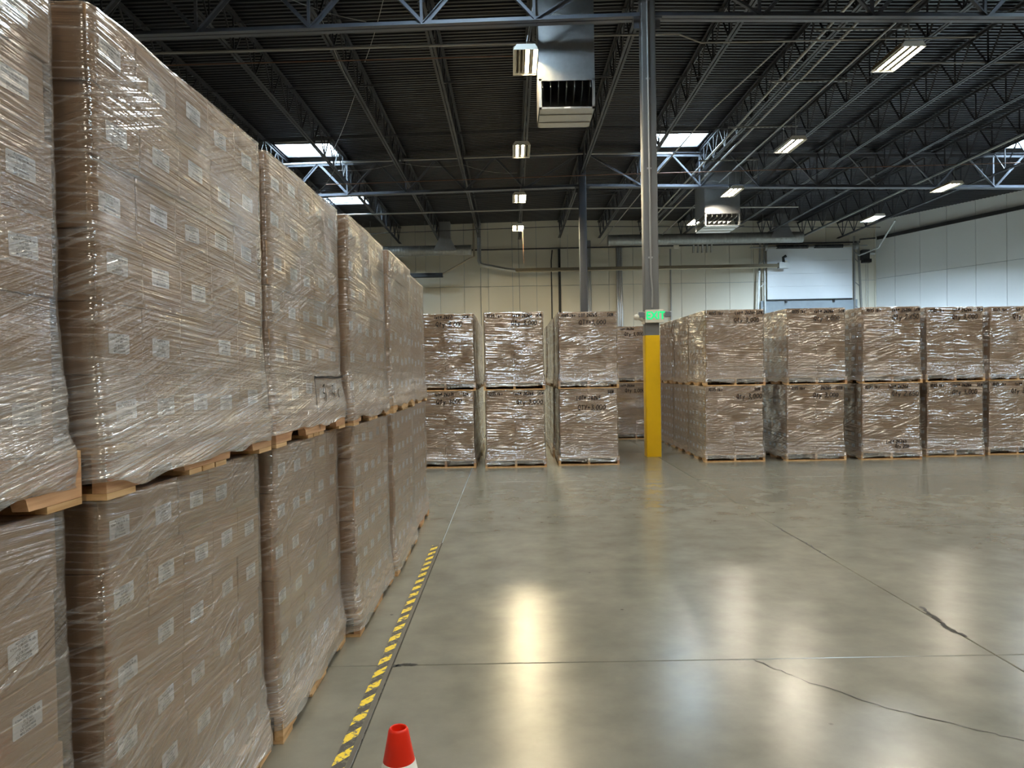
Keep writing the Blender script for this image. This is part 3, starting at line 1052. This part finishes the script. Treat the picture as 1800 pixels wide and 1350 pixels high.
wy = WALL_Y - 0.12
pipe('black_pipe', [(WX(700, wy), wy - .14, 7.78), (WX(1030, wy), wy - .14, 7.82), (WX(1345, wy), wy - .14, 7.85), (WX(1508, wy), wy - .14, 7.86), (WX(1508, wy), wy - .14, 8.0), (CX - .15, wy - .14, 8.05)], 0.035, M['blackpipe'], 'dark iron pipe along the back wall under the ducts')
pipe('black_pipe', [(WX(983, wy), wy, 0.0), (WX(983, wy), wy, 7.8)], 0.06, M['blackpipe'], 'thick dark vertical pipe on the back wall left of the dark column')
pipe('black_pipe', [(WX(969, wy), wy, 0.0), (WX(969, wy), wy, 7.2), (WX(971, wy), wy, 7.75)], 0.03, M['blackpipe'], 'thin dark vertical pipe left of the thick dark pipe')
pipe('conduit', [(WX(1178, wy), wy, 0.0), (WX(1178, wy), wy, 7.7)], 0.045, M['conduit'], 'pale vertical conduit on the back wall right of the EXIT sign', 'conduit')
pipe('conduit', [(WX(845, wy), wy, 0.0), (WX(845, wy), wy, 6.9)], 0.018, M['galv_dark'], 'thin vertical conduit on the wall below the bright flue', 'conduit')
pipe('conduit', [(WX(914, wy), wy, 0.0), (WX(912, wy), wy, 8.4)], 0.014, M['galv_dark'], 'thin vertical wire conduit on the wall behind the central lamps', 'conduit')
pipe('conduit', [(WX(921, 30.3), 30.3, 6.0), (WX(920, 30.3), 30.3, 7.47)], 0.01, M['copper'], 'thin red drop rod hanging from the farthest central lamp', 'rod')
for i, px in enumerate((1033, 1088)):
    mb = MB()
    for q in (-.10, 0, .10):
        mb.tube([(q, 0, 0), (q, 0, 8.2)], 0.06, M['galv'], 8)
    o = mb.build('downspout', None, (WX(px, wy), wy - .02, 0), smooth=True)
    tag(o, 'ribbed galvanised downspout on the back wall, %s one' % ('left' if i == 0 else 'right'), 'downspout')
for i in range(5):
    x = WX(1222 + i * 8, 37.3)
    pipe('conduit', [(x + .9 + i * .02, 35.6, 8.35), (x + .25, 37.3, 8.3), (x, 37.6, 8.05), (x, 37.75, 7.45)], 0.05, M['galv_dark'], 'bent grey conduit behind the spiral duct, %s of five from the left' % ORD[i], 'conduit')

# raised overhead door with its track, springs and operator
dy = WALL_Y - 0.35
dx0, dx1 = WX(1347, dy), WX(1496, dy)
dt = struct(thing('door_1', 'white vertical-lift overhead door raised on the back wall', None, (0, dy, 0)))
zb0, zt0 = 5.0, 7.6
nsec = 4
for i in range(nsec):
    za, zc = zb0 + (zt0 - zb0) * i / nsec, zb0 + (zt0 - zb0) * (i + 1) / nsec
    MB().box(((dx0 + dx1) / 2, 0, (za + zc) / 2), (dx1 - dx0, 0.06, zc - za - .006), M['door']).build('door_section', dt)
MB().box(((dx0 + dx1) / 2, -.01, zb0 - .02), (dx1 - dx0, 0.08, 0.05), M['black']).build('bottom_seal', dt)
for q in (.22, .78):
    MB().box((dx0 + (dx1 - dx0) * q, -.03, zb0 - .1), (.1, .05, .16), M['black']).build('bumper', dt)
for x, s in ((dx0 - .12, -1), (dx1 + .12, 1)):
    mb = MB()
    mb.box((x, 0.0, 4.2), (.07, .09, 7.9), M['galv_dark'])
    mb.build('door_track', dt)
    mb = MB()
    mb.beam((x + s * .55, .0, .1), (x + s * .2, 0, 7.9), .09, .06, M['galv_dark'])
    for zz in (1.5, 3.0, 4.4, 5.6, 6.8):
        xo = x + s * (.55 - .35 * (zz + .3) / 7.9)
        mb.beam((x, 0, zz + .25), (xo, 0, zz), .04, .03, M['galv_dark'])
    mb.build('track_brace', dt)
zs_ = 7.62
MB().tube([(dx0 - .9, -.2, zs_), (dx1 + .7, -.2, zs_ + .02)], .03, M['galv_dark'], 8).build('spring_shaft', dt, smooth=True)
mid = (dx0 + dx1) / 2
for a, b_ in ((dx0 + .45, mid - .15), (mid + .2, dx1 - .55)):
    n = 40
    pts = [(a + (b_ - a) * i / n, -.2, zs_ + .01) for i in range(n + 1)]
    MB().tube(pts, [.085 if i % 2 else .10 for i in range(n + 1)], M['black'], 10).build('torsion_spring', dt)
for x in (dx0 - .12, dx1 + .12):
    MB().tube([(x - .07, -.2, zs_), (x + .07, -.2, zs_)], .17, M['galv_dark'], 14).build('cable_drum', dt, smooth=True)
    MB().box((x + .0, -.06, zs_ + .05), (.05, .3, .4), M['blackpipe']).build('bearing_plate', dt)
mb = MB()
mb.box((dx1 + .55, -.25, 7.15), (.35, .3, .5), M['blackpipe'])
mb.tube([(dx1 + .75, -.3, 7.25), (dx1 + 1.0, -.3, 7.25)], .11, M['galv_dark'], 10)
mb.box((dx1 + .62, -.25, 6.85), (.4, .32, .18), M['black'])
mb.build('door_operator', dt)
for q in (.62, .72):
    MB().tube([(dx1 + q, -.2, 1.0), (dx1 + q, -.2, 6.9)], .012, M['galv_dark'], 5).build('hand_chain', dt)
MB().box(((dx0 + dx1) / 2, .12, 4.6), (dx1 - dx0 + .6, .1, .7), M['lintel']).build('lintel', dt)
mb = MB()
mb.tube([(15.55, 29.9, 7.4), (16.9, 34.0, 6.95), (17.25, 36.6, 7.0), (WX(1500, 37.6), 37.6, 7.35)], .035, M['conduit'], 6)
tag(mb.build('wire_drop', smooth=True), 'pale cable drop from the bluish lamp to the door operator', 'cable')

# steel angle edge along the right wall top
t1 = (CX + 0.2 * math.sin(TH) - .1, WALL_Y - .2 * math.cos(TH) - .1)
mb = MB()
d_ = Vector((math.sin(TH), -math.cos(TH), 0))
n_ = Vector((-math.cos(TH), -math.sin(TH), 0))
p0 = Vector((CX, WALL_Y, 8.05)) + n_ * .12 + d_ * .2
p1 = Vector((CX, WALL_Y, 8.5)) + n_ * .12 + d_ * 30
mb.beam(p0, p1, .1, .16, M['blackpipe'])
tag(mb.build('wall_ledger'), 'dark steel ledger along the top of the right wall', 'ledger')

# ------------------------------------------------------------------ pallet loads
PW, PL = 1.016, 1.219            # across, deep
BW, BL, BH = 0.479, 0.2375, 0.1905
PH = 0.135
LOAD_H = PH + 6 * BH
STACK = LOAD_H + 0.006

def carton_mesh(seed):
    rnd = random.Random(seed)
    bm = bmesh.new()
    bmesh.ops.create_cube(bm, size=1.0)
    for v in bm.verts:
        v.co.x *= BW - .002
        v.co.y *= BL - .0032
        v.co.z *= BH - .0015
        v.co.x += rnd.uniform(-.0018, .0018)
        v.co.y += rnd.uniform(-.0018, .0018)
    bmesh.ops.bevel(bm, geom=list(bm.edges), offset=0.002, segments=1, affect='EDGES')
    me = bpy.data.meshes.new('carton')
    bm.to_mesh(me)
    bm.free()
    me.materials.append(M['carton'])
    return me
CARTONS = [carton_mesh(s) for s in range(4)]

def stringer_mesh(mat):
    h0, h1 = 0.018, PH - 0.018
    L = PL / 2
    def notch(c):
        return [(c - .115, h0), (c - .105, h0 + .028), (c - .085, h0 + .038), (c + .085, h0 + .038), (c + .105, h0 + .028), (c + .115, h0)]
    poly = [(-L, h0)] + notch(-.29) + notch(.29) + [(L, h0), (L, h1), (-L, h1)]
    return MB().extrude(poly, 'x', -.019, .019, mat).mesh('pallet_stringer')
STR = [stringer_mesh(M['wood']), stringer_mesh(M['wood_red'])]
TOPB = [MB().box((0, 0, 0), (PW, w, .017), M[m]).mesh('pallet_board') for w, m in ((.14, 'wood'), (.088, 'wood'), (.088, 'wood_red'))]

# printed label: paper with six lines of print, 4 x 2 inch, facing -x and +x variants
LBL = ['ALLEGENT N2', '4.2mm TUBE SERUM GEL', '50 TUBES', 'LOT# 24001', 'EXP 2030/04/08', 'MFG 2024/12/08']
tv, tf = text_mesh(LBL, 0.0088, 0.98, 0.0002)
def label_mesh(s, detailed):
    mb = MB()
    w, h, r = .0515, .027, .004
    pts = []
    for cx_, cz_, a0 in ((w - r, -h + r, -90), (w - r, h - r, 0), (-w + r, h - r, 90), (-w + r, -h + r, 180)):
        for q in range(3):
            a = R(a0 + 45 * q)
            pts.append((cx_ + r * math.cos(a), cz_ + r * math.sin(a)))
    # u runs so that the text reads correctly from outside
    mb.extrude([(s * u, v) for u, v in pts], 'x', s * 0.0, s * 0.0008, M['paper'])
    if detailed:
        mb.add([(s * 0.0011, s * v.x * .93, v.y) for v in tv], tf, M['ink'])
    else:
        for i in range(6):
            z = .0195 - i * .0078
            ww = (.022, .044, .018, .024, .032, .032)[i]
            mb.box((s * .001, 0, z), (.0004, ww * 2 * .9, .0032), M['ink'])
    return mb.mesh('shipping_label')
LABELS = {(s, d): label_mesh(s, d) for s in (-1, 1) for d in (True, False)}

# ---- film
def vnoise(u, v, seed):
    rs = np.random.RandomState(seed)
    T = rs.rand(64, 64)
    iu, iv = np.floor(u).astype(int), np.floor(v).astype(int)
    fu, fv = u - iu, v - iv
    fu, fv = fu * fu * (3 - 2 * fu), fv * fv * (3 - 2 * fv)
    g = lambda a, b: T[a % 64, b % 64]
    return ((g(iu, iv) * (1 - fu) + g(iu + 1, iv) * fu) * (1 - fv) + (g(iu, iv + 1) * (1 - fu) + g(iu + 1, iv + 1) * fu) * fv) - 0.5

def film_mesh(seed, step, zstep, mat, a0):
    rs = np.random.RandomState(seed)
    bx, by = BW + .015, BL * 2.5 + .015
    px, py = PW / 2 + .012, PL / 2 + .012
    # perimeter samples on the unit rounded rectangle
    per = []
    nxs, nys = max(4, int(PW / step)), max(4, int(PL / step))
    cr = 0.06
    def lin_pts(a, b, n):
        return [a + (b - a) * i / n for i in range(n)]
    side = lin_pts(-1 + cr, 1 - cr, nxs)
    sq = [(t, -1) for t in side]
    sq += [(1 - cr + cr * math.sin(a), -1 + cr - cr * math.cos(a)) for a in lin_pts(0, math.pi / 2, 4)]
    sidey = lin_pts(-1 + cr, 1 - cr, nys)
    sq += [(1, t) for t in sidey]
    sq += [(1 - cr + cr * math.cos(a), 1 - cr + cr * math.sin(a)) for a in lin_pts(0, math.pi / 2, 4)]
    sq += [(-t, 1) for t in side]
    sq += [(-1 + cr - cr * math.sin(a), 1 - cr + cr * math.cos(a)) for a in lin_pts(0, math.pi / 2, 4)]
    sq += [(-1, -t) for t in sidey]
    sq += [(-1 + cr - cr * math.cos(a), -1 + cr - cr * math.sin(a)) for a in lin_pts(0, math.pi / 2, 4)]
    S = np.array(sq)
    n = len(S)
    cumx = np.concatenate([[0], np.cumsum(np.hypot(np.diff(S[:, 0]) * bx, np.diff(S[:, 1]) * by))])
    per_len = cumx[-1] + 0.02
    nrm = np.array([[np.sign(a) if abs(a) > 1 - cr - 1e-6 else 0, np.sign(b) if abs(b) > 1 - cr - 1e-6 else 0] for a, b in sq], float)
    nrm /= np.maximum(np.linalg.norm(nrm, axis=1, keepdims=True), 1e-6)
    ztop = LOAD_H + .004
    zb = rs.uniform(.03, .075)
    zs = list(np.arange(zb, ztop - .01, zstep)) + [ztop - .008, ztop]
    hi = rs.uniform(.24, .34)
    V, UV = [], []
    corner = np.minimum(1, np.maximum(0, (np.abs(S[:, 0]) * np.abs(S[:, 1])))) ** 6
    u0 = cumx
    tilt = rs.uniform(-.18, .18)
    for z in zs:
        k = np.clip((z - PH) / (hi - PH), 0, 1)
        kk = np.clip((z - PH) / (hi + .10 * corner - PH), 0, 1)
        kk = kk ** 0.8
        hx = px * (1 - kk) + bx * kk
        hy = py * (1 - kk) + by * kk
        lay = ((z - PH) / BH) % 1.0
        bul = 0.0022 * math.sin(math.pi * lay) if z > hi else 0
        amp = a0 + .010 * np.clip(1 - (z - .1) / .35, 0, 1)
        st = vnoise(u0 * 2.2 + z * 2, (z + u0 * tilt) * 42, seed + 1) * amp
        st += vnoise(u0 * 5, (z - u0 * .35) * 24, seed + 2) * amp * .8
        st += vnoise(u0 * 4.5, z * 6 + 9, seed + 3) * .012
        wob = vnoise(u0 * 7, np.full_like(u0, 3.3), seed + 4) * .05 if z == zs[0] else 0
        zz = np.full(n, z) + wob
        X = S[:, 0] * hx + nrm[:, 0] * (st + bul)
        Y = S[:, 1] * hy + nrm[:, 1] * (st + bul)
        V.append(np.stack([X, Y, zz], 1))
        UV.append(np.stack([u0, np.full(n, z)], 1))
    for q, (ins, dz) in enumerate(((.03, .0035), (.09, .003), (.17, .0025))):
        w_ = vnoise(u0 * 6, np.full_like(u0, q * 2.2), seed + 6) * (.05 if q == 2 else .01)
        X = S[:, 0] * (bx - ins + w_)
        Y = S[:, 1] * (by - ins + w_)
        V.append(np.stack([X, Y, np.full(n, ztop + .001) + np.abs(w_) * .05], 1))
        UV.append(np.stack([u0, np.full(n, ztop + ins)], 1))
    V, UV = np.concatenate(V), np.concatenate(UV)
    rows_ = len(zs) + 3
    faces = []
    for j in range(rows_ - 1):
        for i in range(n):
            i2 = (i + 1) % n
            faces.append((j * n + i, j * n + i2, (j + 1) * n + i2, (j + 1) * n + i))
    me = bpy.data.meshes.new('stretch_film')
    me.from_pydata([tuple(p) for p in V.tolist()], [], faces)
    uvl = me.uv_layers.new(name='UVMap')
    co = np.zeros((len(faces) * 4, 2))
    F = np.array(faces)
    co[:] = UV[F.reshape(-1)]
    wrap = (np.arange(len(faces)) % n == n - 1)
    idx = np.where(wrap)[0]
    for c_ in (1, 2):
        co[idx * 4 + c_, 0] = per_len
    uvl.data.foreach_set('uv', co.reshape(-1))
    me.polygons.foreach_set('use_smooth', [True] * len(faces))
    me.materials.append(mat)
    me.update()
    return me
FILM_NEAR = [film_mesh(100 + i * 10, .022, .014, M['film'], .002) for i in range(6)]
FILM_FAR = [film_mesh(300 + i * 10, .045, .016, M['film_far'], .005) for i in range(5)]

# ---- handwriting, drawn as marker strokes
G = {
 '0': [[(.5, 1), (.15, .75), (.12, .3), (.45, 0), (.8, .2), (.85, .7), (.5, 1)]],
 '1': [[(.3, .8), (.5, 1), (.48, 0)]],
 '2': [[(.1, .8), (.4, 1), (.8, .8), (.6, .45), (.1, .02), (.9, .05)]],
 '3': [[(.1, .9), (.5, 1), (.8, .78), (.4, .55), (.85, .3), (.5, 0), (.1, .12)]],
 '4': [[(.2, 1), (.12, .5), (.85, .5)], [(.7, .9), (.65, 0)]],
 '5': [[(.85, 1), (.25, 1), (.2, .58), (.6, .6), (.85, .3), (.5, 0), (.1, .1)]],
 '6': [[(.7, 1), (.25, .6), (.12, .25), (.5, 0), (.8, .25), (.5, .48), (.18, .3)]],
 '7': [[(.1, 1), (.85, .98), (.4, 0)]],
 '8': [[(.5, .52), (.15, .78), (.5, 1), (.82, .76), (.5, .52), (.12, .24), (.5, 0), (.86, .24), (.5, .52)]],
 '9': [[(.8, .7), (.5, .5), (.2, .75), (.5, 1), (.82, .75), (.7, 0)]],
 'Q': [[(.75, .95), (.3, .95), (.05, .5), (.3, .08), (.75, .2), (.8, .7), (.55, 1)], [(.5, .3), (.95, -.15)]],
 't': [[(.4, .95), (.38, .1), (.65, .02)], [(.1, .62), (.75, .66)]],
 'y': [[(.1, .6), (.35, .1)], [(.75, .62), (.3, -.4)]],
 'l': [[(.3, 1), (.28, 0)]],
 'o': [[(.5, .6), (.15, .35), (.4, 0), (.8, .25), (.5, .6)]],
 'b': [[(.2, 1), (.18, 0)], [(.18, .3), (.55, .5), (.75, .2), (.2, 0)]],
 's': [[(.75, .55), (.3, .5), (.6, .25), (.2, 0)]],
 '#': [[(.35, .95), (.2, .3)], [(.7, .95), (.55, .3)], [(.1, .75), (.9, .78)], [(.05, .5), (.85, .52)]],
 'S': [[(.85, .9), (.4, 1), (.2, .72), (.75, .4), (.5, 0), (.1, .1)]],
 'K': [[(.2, 1), (.18, 0)], [(.8, 1), (.2, .45), (.85, 0)]],
 'N': [[(.1, 0), (.15, 1), (.8, 0), (.82, 1)]],
 'L': [[(.2, 1), (.18, .02), (.8, .04)]],
 'O': [[(.5, 1), (.15, .75), (.12, .3), (.45, 0), (.8, .2), (.85, .7), (.5, 1)]],
 'T': [[(.05, 1), (.95, .98)], [(.5, 1), (.48, 0)]],
 'Y': [[(.1, 1), (.45, .5)], [(.85, 1), (.35, 0)]],
 '=': [[(.1, .6), (.8, .62)], [(.1, .38), (.8, .4)]],
 ',': [[(.3, .1), (.15, -.25)]],
 '.': [[(.3, .05), (.35, 0)]],
 '-': [[(.1, .45), (.8, .47)]],
}
def scribble(strokes, width, seed):
    """flat ribbons in (u, v)"""
    rnd = random.Random(seed)
    V, F_ = [], []
    for st in strokes:
        st = [Vector(p) for p in st]
        pts = []
        for i in range(len(st) - 1):     # light smoothing
            p0, p1, p2, p3 = st[max(i - 1, 0)], st[i], st[i + 1], st[min(i + 2, len(st) - 1)]
            for k in range(4):
                t = k / 4
                pts.append(0.5 * ((2 * p1) + (p2 - p0) * t + (2 * p0 - 5 * p1 + 4 * p2 - p3) * t * t + (3 * p1 - p0 - 3 * p2 + p3) * t ** 3))
        pts.append(st[-1])
        o = len(V)
        for i, p in enumerate(pts):
            d = (pts[min(i + 1, len(pts) - 1)] - pts[max(i - 1, 0)])
            d = d.normalized() if d.length > 1e-7 else Vector((1, 0))
            nn = Vector((-d.y, d.x)) * width * rnd.uniform(.4, .6)
            V += [p + nn, p - nn]
        F_ += [(o + 2 * i, o + 2 * i + 1, o + 2 * i + 3, o + 2 * i + 2) for i in range(len(pts) - 1)]
    return V, F_
def write(text, x, z, h, seed, slant=.12):
    rnd = random.Random(seed)
    out = []
    cx_ = x
    for ch in text:
        if ch == ' ':
            cx_ += h * .55
            continue
        w = h * (.38 if ch in 'l,.1' else .62) * rnd.uniform(.9, 1.1)
        hh = h * rnd.uniform(.9, 1.1)
        dz = rnd.uniform(-.05, .05) * h
        for st in G[ch]:
            out.append([(cx_ + a * w + b * hh * slant + rnd.uniform(-.02, .02) * h, z + dz + b * hh) for a, b in st])
        cx_ += w * 1.12
    return out

def load(name, label, x, y, z, rz=0.0, near=False, label_side=0, cols=(0, 1), seed=0, texts=None, box_shift=(0, 0), marks=None, jit=1.0, group=None):
    """x, y = centre of the pallet base"""
    rnd = random.Random(seed)
    t = thing(name, label, 'pallet load', (x, y, z), rz, group)
    # pallet
    for i, sx in enumerate((-PW / 2 + .019, 0, PW / 2 - .019)):
        put('stringer', STR[rnd.randint(0, 1)], t, (sx, 0, 0))
    nb_ = 7
    for i in range(nb_):
        big = i in (0, nb_ - 1)
        m = TOPB[0] if big else TOPB[rnd.randint(1, 2)]
        wdt = .14 if big else .088
        yy = -PL / 2 + .07 + (PL - .14) * i / (nb_ - 1)
        put('deck_board', m, t, (0, yy, PH - .0085))
    for i in range(5):
        big = i in (0, 4)
        put('bottom_board', TOPB[0] if big else TOPB[1], t, (0, (-PL / 2 + .07, -.10, 0, .10, PL / 2 - .07)[i], .0085))
    for layer in range(6):
        ox, oy = rnd.uniform(-.006, .006) * jit + box_shift[0], rnd.uniform(-.006, .006) * jit + box_shift[1]
        for cxi in cols:
            for cyi in range(5):
                bx_ = (-BW / 2 if cxi == 0 else BW / 2) + ox + rnd.uniform(-.0025, .0025)
                by_ = (cyi - 2) * BL + oy + rnd.uniform(-.0008, .0008)
                c = put('carton', CARTONS[rnd.randint(0, 3)], t, (bx_, by_, PH + BH * (layer + .5)))
                if (label_side > 0 and cxi == 1) or (label_side < 0 and cxi == 0):
                    if rnd.random() < .97:
                        s = 1 if label_side > 0 else -1
                        l_ = put('shipping_label', LABELS[(s, near)], c, (s * (BW / 2 - .001 + .0012), rnd.uniform(-.018, .018), rnd.uniform(-.018, .016)))
                        l_.rotation_euler = (R(rnd.uniform(-2.5, 2.5)), 0, 0)
    f = put('stretch_film', rnd.choice(FILM_NEAR if near else FILM_FAR), t, (box_shift[0] * .6, box_shift[1] * .6, 0))
    if rnd.random() < .5:
        f.rotation_euler = (0, 0, math.pi)
    if texts:
        st = []
        for k, (tx, ux, uz, hh) in enumerate(texts):
            st += write(tx, ux, uz, hh, seed * 7 + k)
        V, F_ = scribble(st, .0112, seed)
        mb = MB().add([(p.x, -BL * 2.5 - .031, p.y) for p in V], F_, M['marker'])
        mb.build('handwriting', t)
    if marks:
        V, F_ = scribble(marks, .008, seed)
        mb = MB().add([(BW + .034, p.x, p.y) for p in V], F_, M['marker'])
        mb.build('marker_lines', t)
    return t

# ---- long row at the left: (right edge of pallet, near end)
LEFT = [('first', -1.085, -1.09, 0.63, (-.012, -.02), -.3, 0.0), ('second', -1.05, -1.035, 1.90, (0, 0), .2, -1.3), ('third', -1.02, -1.008, 3.175, (0, 0), .2, -1.0),
        ('fourth', -0.945, -0.955, 4.465, (0, 0), -.3, -.6), ('fifth', -0.925, -0.93, 5.79, (0, 0), .2, -.3), ('sixth', -0.965, -0.97, 7.13, (0, 0), -.2, -.4)]
marks_c = [[(-.03, .305), (.1, .297), (.25, .303), (.4, .297), (.56, .305)], [(-.03, .297), (.12, .303), (.3, .293), (.56, .297)],
           [(-.03, .30), (-.005, .22), (.02, .13), (.06, .03)],
           [(.12, .25), (.15, .26), (.13, .22), (.17, .21), (.15, .18)], [(.17, .25), (.19, .2), (.18, .17)],
           [(.30, .25), (.33, .25), (.31, .22), (.35, .2)], [(.35, .24), (.36, .19)], [(.46, .23), (.44, .21), (.47, .18)]]
for i, (o_, xlo, xup, yn, bs, rlo, rup) in enumerate(LEFT):
    for up in (0, 1):
        lb = '%s film-wrapped pallet of labelled cartons, %s stack from the camera in the left row' % (('lower', 'upper')[up], o_)
        load('wrapped_pallet_load', lb, (xlo, xup)[up] - PW / 2, yn + PL / 2 + (.012 if up else 0), STACK * up,
             rz=R((rlo, rup)[up]), near=True, label_side=1, seed=11 + i * 2 + up, box_shift=bs,
             marks=marks_c if (i == 2 and up) else None, jit=1.3, group='left row of wrapped pallet loads')

# ---- stacks facing the camera at the far side of the aisle
def T(top, qty, qx=-.06, qz=1.07):
    out = []
    for tx, ux in top:
        out.append((tx, ux, 1.20, .050))
    if qty:
        out.append((qty, qx, qz, .075))
    return out
def deep(name, place, xl, yf, n, side, texts, seed, xr_=0.0, gap=1.28):
    for k in range(n):
        for up in (0, 1):
            lvl = ('lower', 'upper')[up]
            if k == 0:
                lb = '%s wrapped carton pallet facing the camera, %s' % (lvl, place)
            else:
                lb = '%s wrapped carton pallet %s, %s' % (lvl, ('directly behind', 'two behind', 'three behind')[k - 1], place)
            load('wrapped_pallet_load', lb, xl + PW / 2 + random.uniform(-.012, .012) + (.01 if up else 0), yf + PL / 2 + k * gap, STACK * up,
                 rz=R(random.uniform(-.6, .6)) + R(xr_), near=False, label_side=side, seed=seed + k * 2 + up,
                 cols=(0, 1) if k == 0 else ((0,) if side < 0 else ((1,) if side > 0 else (0, 1))),
                 texts=texts[up] if k == 0 else None, group='wrapped pallet stacks across the aisle')
deep('s', 'stack next to the left row marked 26271', -1.625, 12.3, 3, 1,
     [T([('lot# 26271', -.16), ('SKN', .30)], 'Qty 3000', -.14), T([('lbs', -.44), ('lot# 26271', -.16), ('SKN', .30)], 'Qty 3,000', -.14)], 100)
deep('s', 'middle stack left of the EXIT column', -.465, 12.2, 2, 0,
     [T([('1035 lbs', -.44), ('lot# 26266', -.02), ('SKN', .36)], 'Qty 3,000', .02, 1.05), T([('1035 lbs', -.44), ('lot# 26266', -.02), ('SKN', .36)], 'Qty 3,000', -.04)], 120)
deep('s', 'tall stack just left of the EXIT column', .755, 12.35, 4, -1,
     [[('LOT# 26265', -.2, 1.10, .06), ('SKN', .32, 1.2, .05), ('QTY=3,000', -.18, .93, .08)], T([('1085 lbs', -.44), ('LOT 26265', -.15), ('SKN', .32)], 'QTY=3,000', -.15)], 140)
deep('s', 'recessed stack partly hidden by the EXIT column', 2.42 - .12, 16.8, 2, -1,
     [T([('lot# 26266', -.35), ('SKN', .2)], 'Qty 3,000', -.25), T([('lot# 26266', -.35), ('SKN', .2)], 'Qty 3,000', -.25)], 160)
deep('r', 'corner stack right of the yellow column', 3.24, 12.45, 3, -1,
     [T([('1035 lbs', -.44), ('SKN', .33)], 'Qty 3,000', .03), T([('1035 lbs', -.44), ('Lot# 26264', .0), ('SKN', .36)], 'Qty 3,000', -.02)], 180)
deep('r', 'second stack right of the yellow column', 4.60, 12.42, 2, -1,
     [T([('1035 lbs', -.42), ('26266', .08), ('SKN', .34)], 'Qty 3,000', -.05), T([('1035 lbs', -.42), ('lot# 26266', -.04), ('SKN', .36)], 'Qty 3,000', -.05)], 200)
deep('r', 'third stack right of the yellow column', 5.85, 12.40, 2, -1,
     [T([('1035 lbs', -.44), ('lot# 26266', -.05)], 'Qty 2,650', .0) + [('Lot# 26265', -.1, .28, .05), ('Qty 200', .05, .2, .05)], T([('1035 lbs', -.44), ('lot# 26266', .0), ('SKN', .36)], 'Qty 2,650', .0)], 220)
deep('r', 'fourth stack right of the yellow column', 7.07, 12.66, 2, -1,
     [T([('1035 lbs', -.44), ('lot# 26266', -.05), ('SKN', .36)], 'Qty 3,000', -.06), T([('1035 lbs', -.44), ('lot# 26266', -.05), ('SKN', .36)], 'Qty 3,000', -.06)], 240)
deep('r', 'last stack at the right picture edge', 8.24, 12.78, 1, -1,
     [T([('1035 lbs', -.44), ('lot# 26266', -.05), ('SKN', .36)], 'Qty 3,000', -.12), T([('1035 lbs', -.44), ('lot# 26266', -.05), ('SKN', .36)], 'Qty 3,000', -.1)], 260)

# ------------------------------------------------------------------ traffic cone
t = thing('traffic_cone', 'red-orange traffic cone with white collar at the bottom of the picture', 'cone', (-0.385, 2.36, 0))
H = 0.46
def cr_(z):
    return 0.030 + (0.115 - 0.030) * (H - z) / (H - .03)
mb = MB()
mb.lathe([(.105, .03), (cr_(.05), .05), (cr_(.2), .2), (cr_(.4), .4), (cr_(H - .01), H - .008), (.0285, H - .002), (.026, H), (.0235, H - .002), (.022, H - .01), (.024, H - .08), (.03, H - .15)], M['cone'], 40)
mb.build('cone_body', t, smooth=True)
mb = MB()
mb.lathe([(cr_(.25) + .0005, .25), (cr_(.25) + .002, .252), (cr_(.355) + .002, .353), (cr_(.355) + .0005, .355)], M['collar'], 40)
mb.build('reflective_collar', t, smooth=True)
MB().box((0, 0, .015), (.28, .28, .03), M['cone']).build('base', t, bevel=.01)
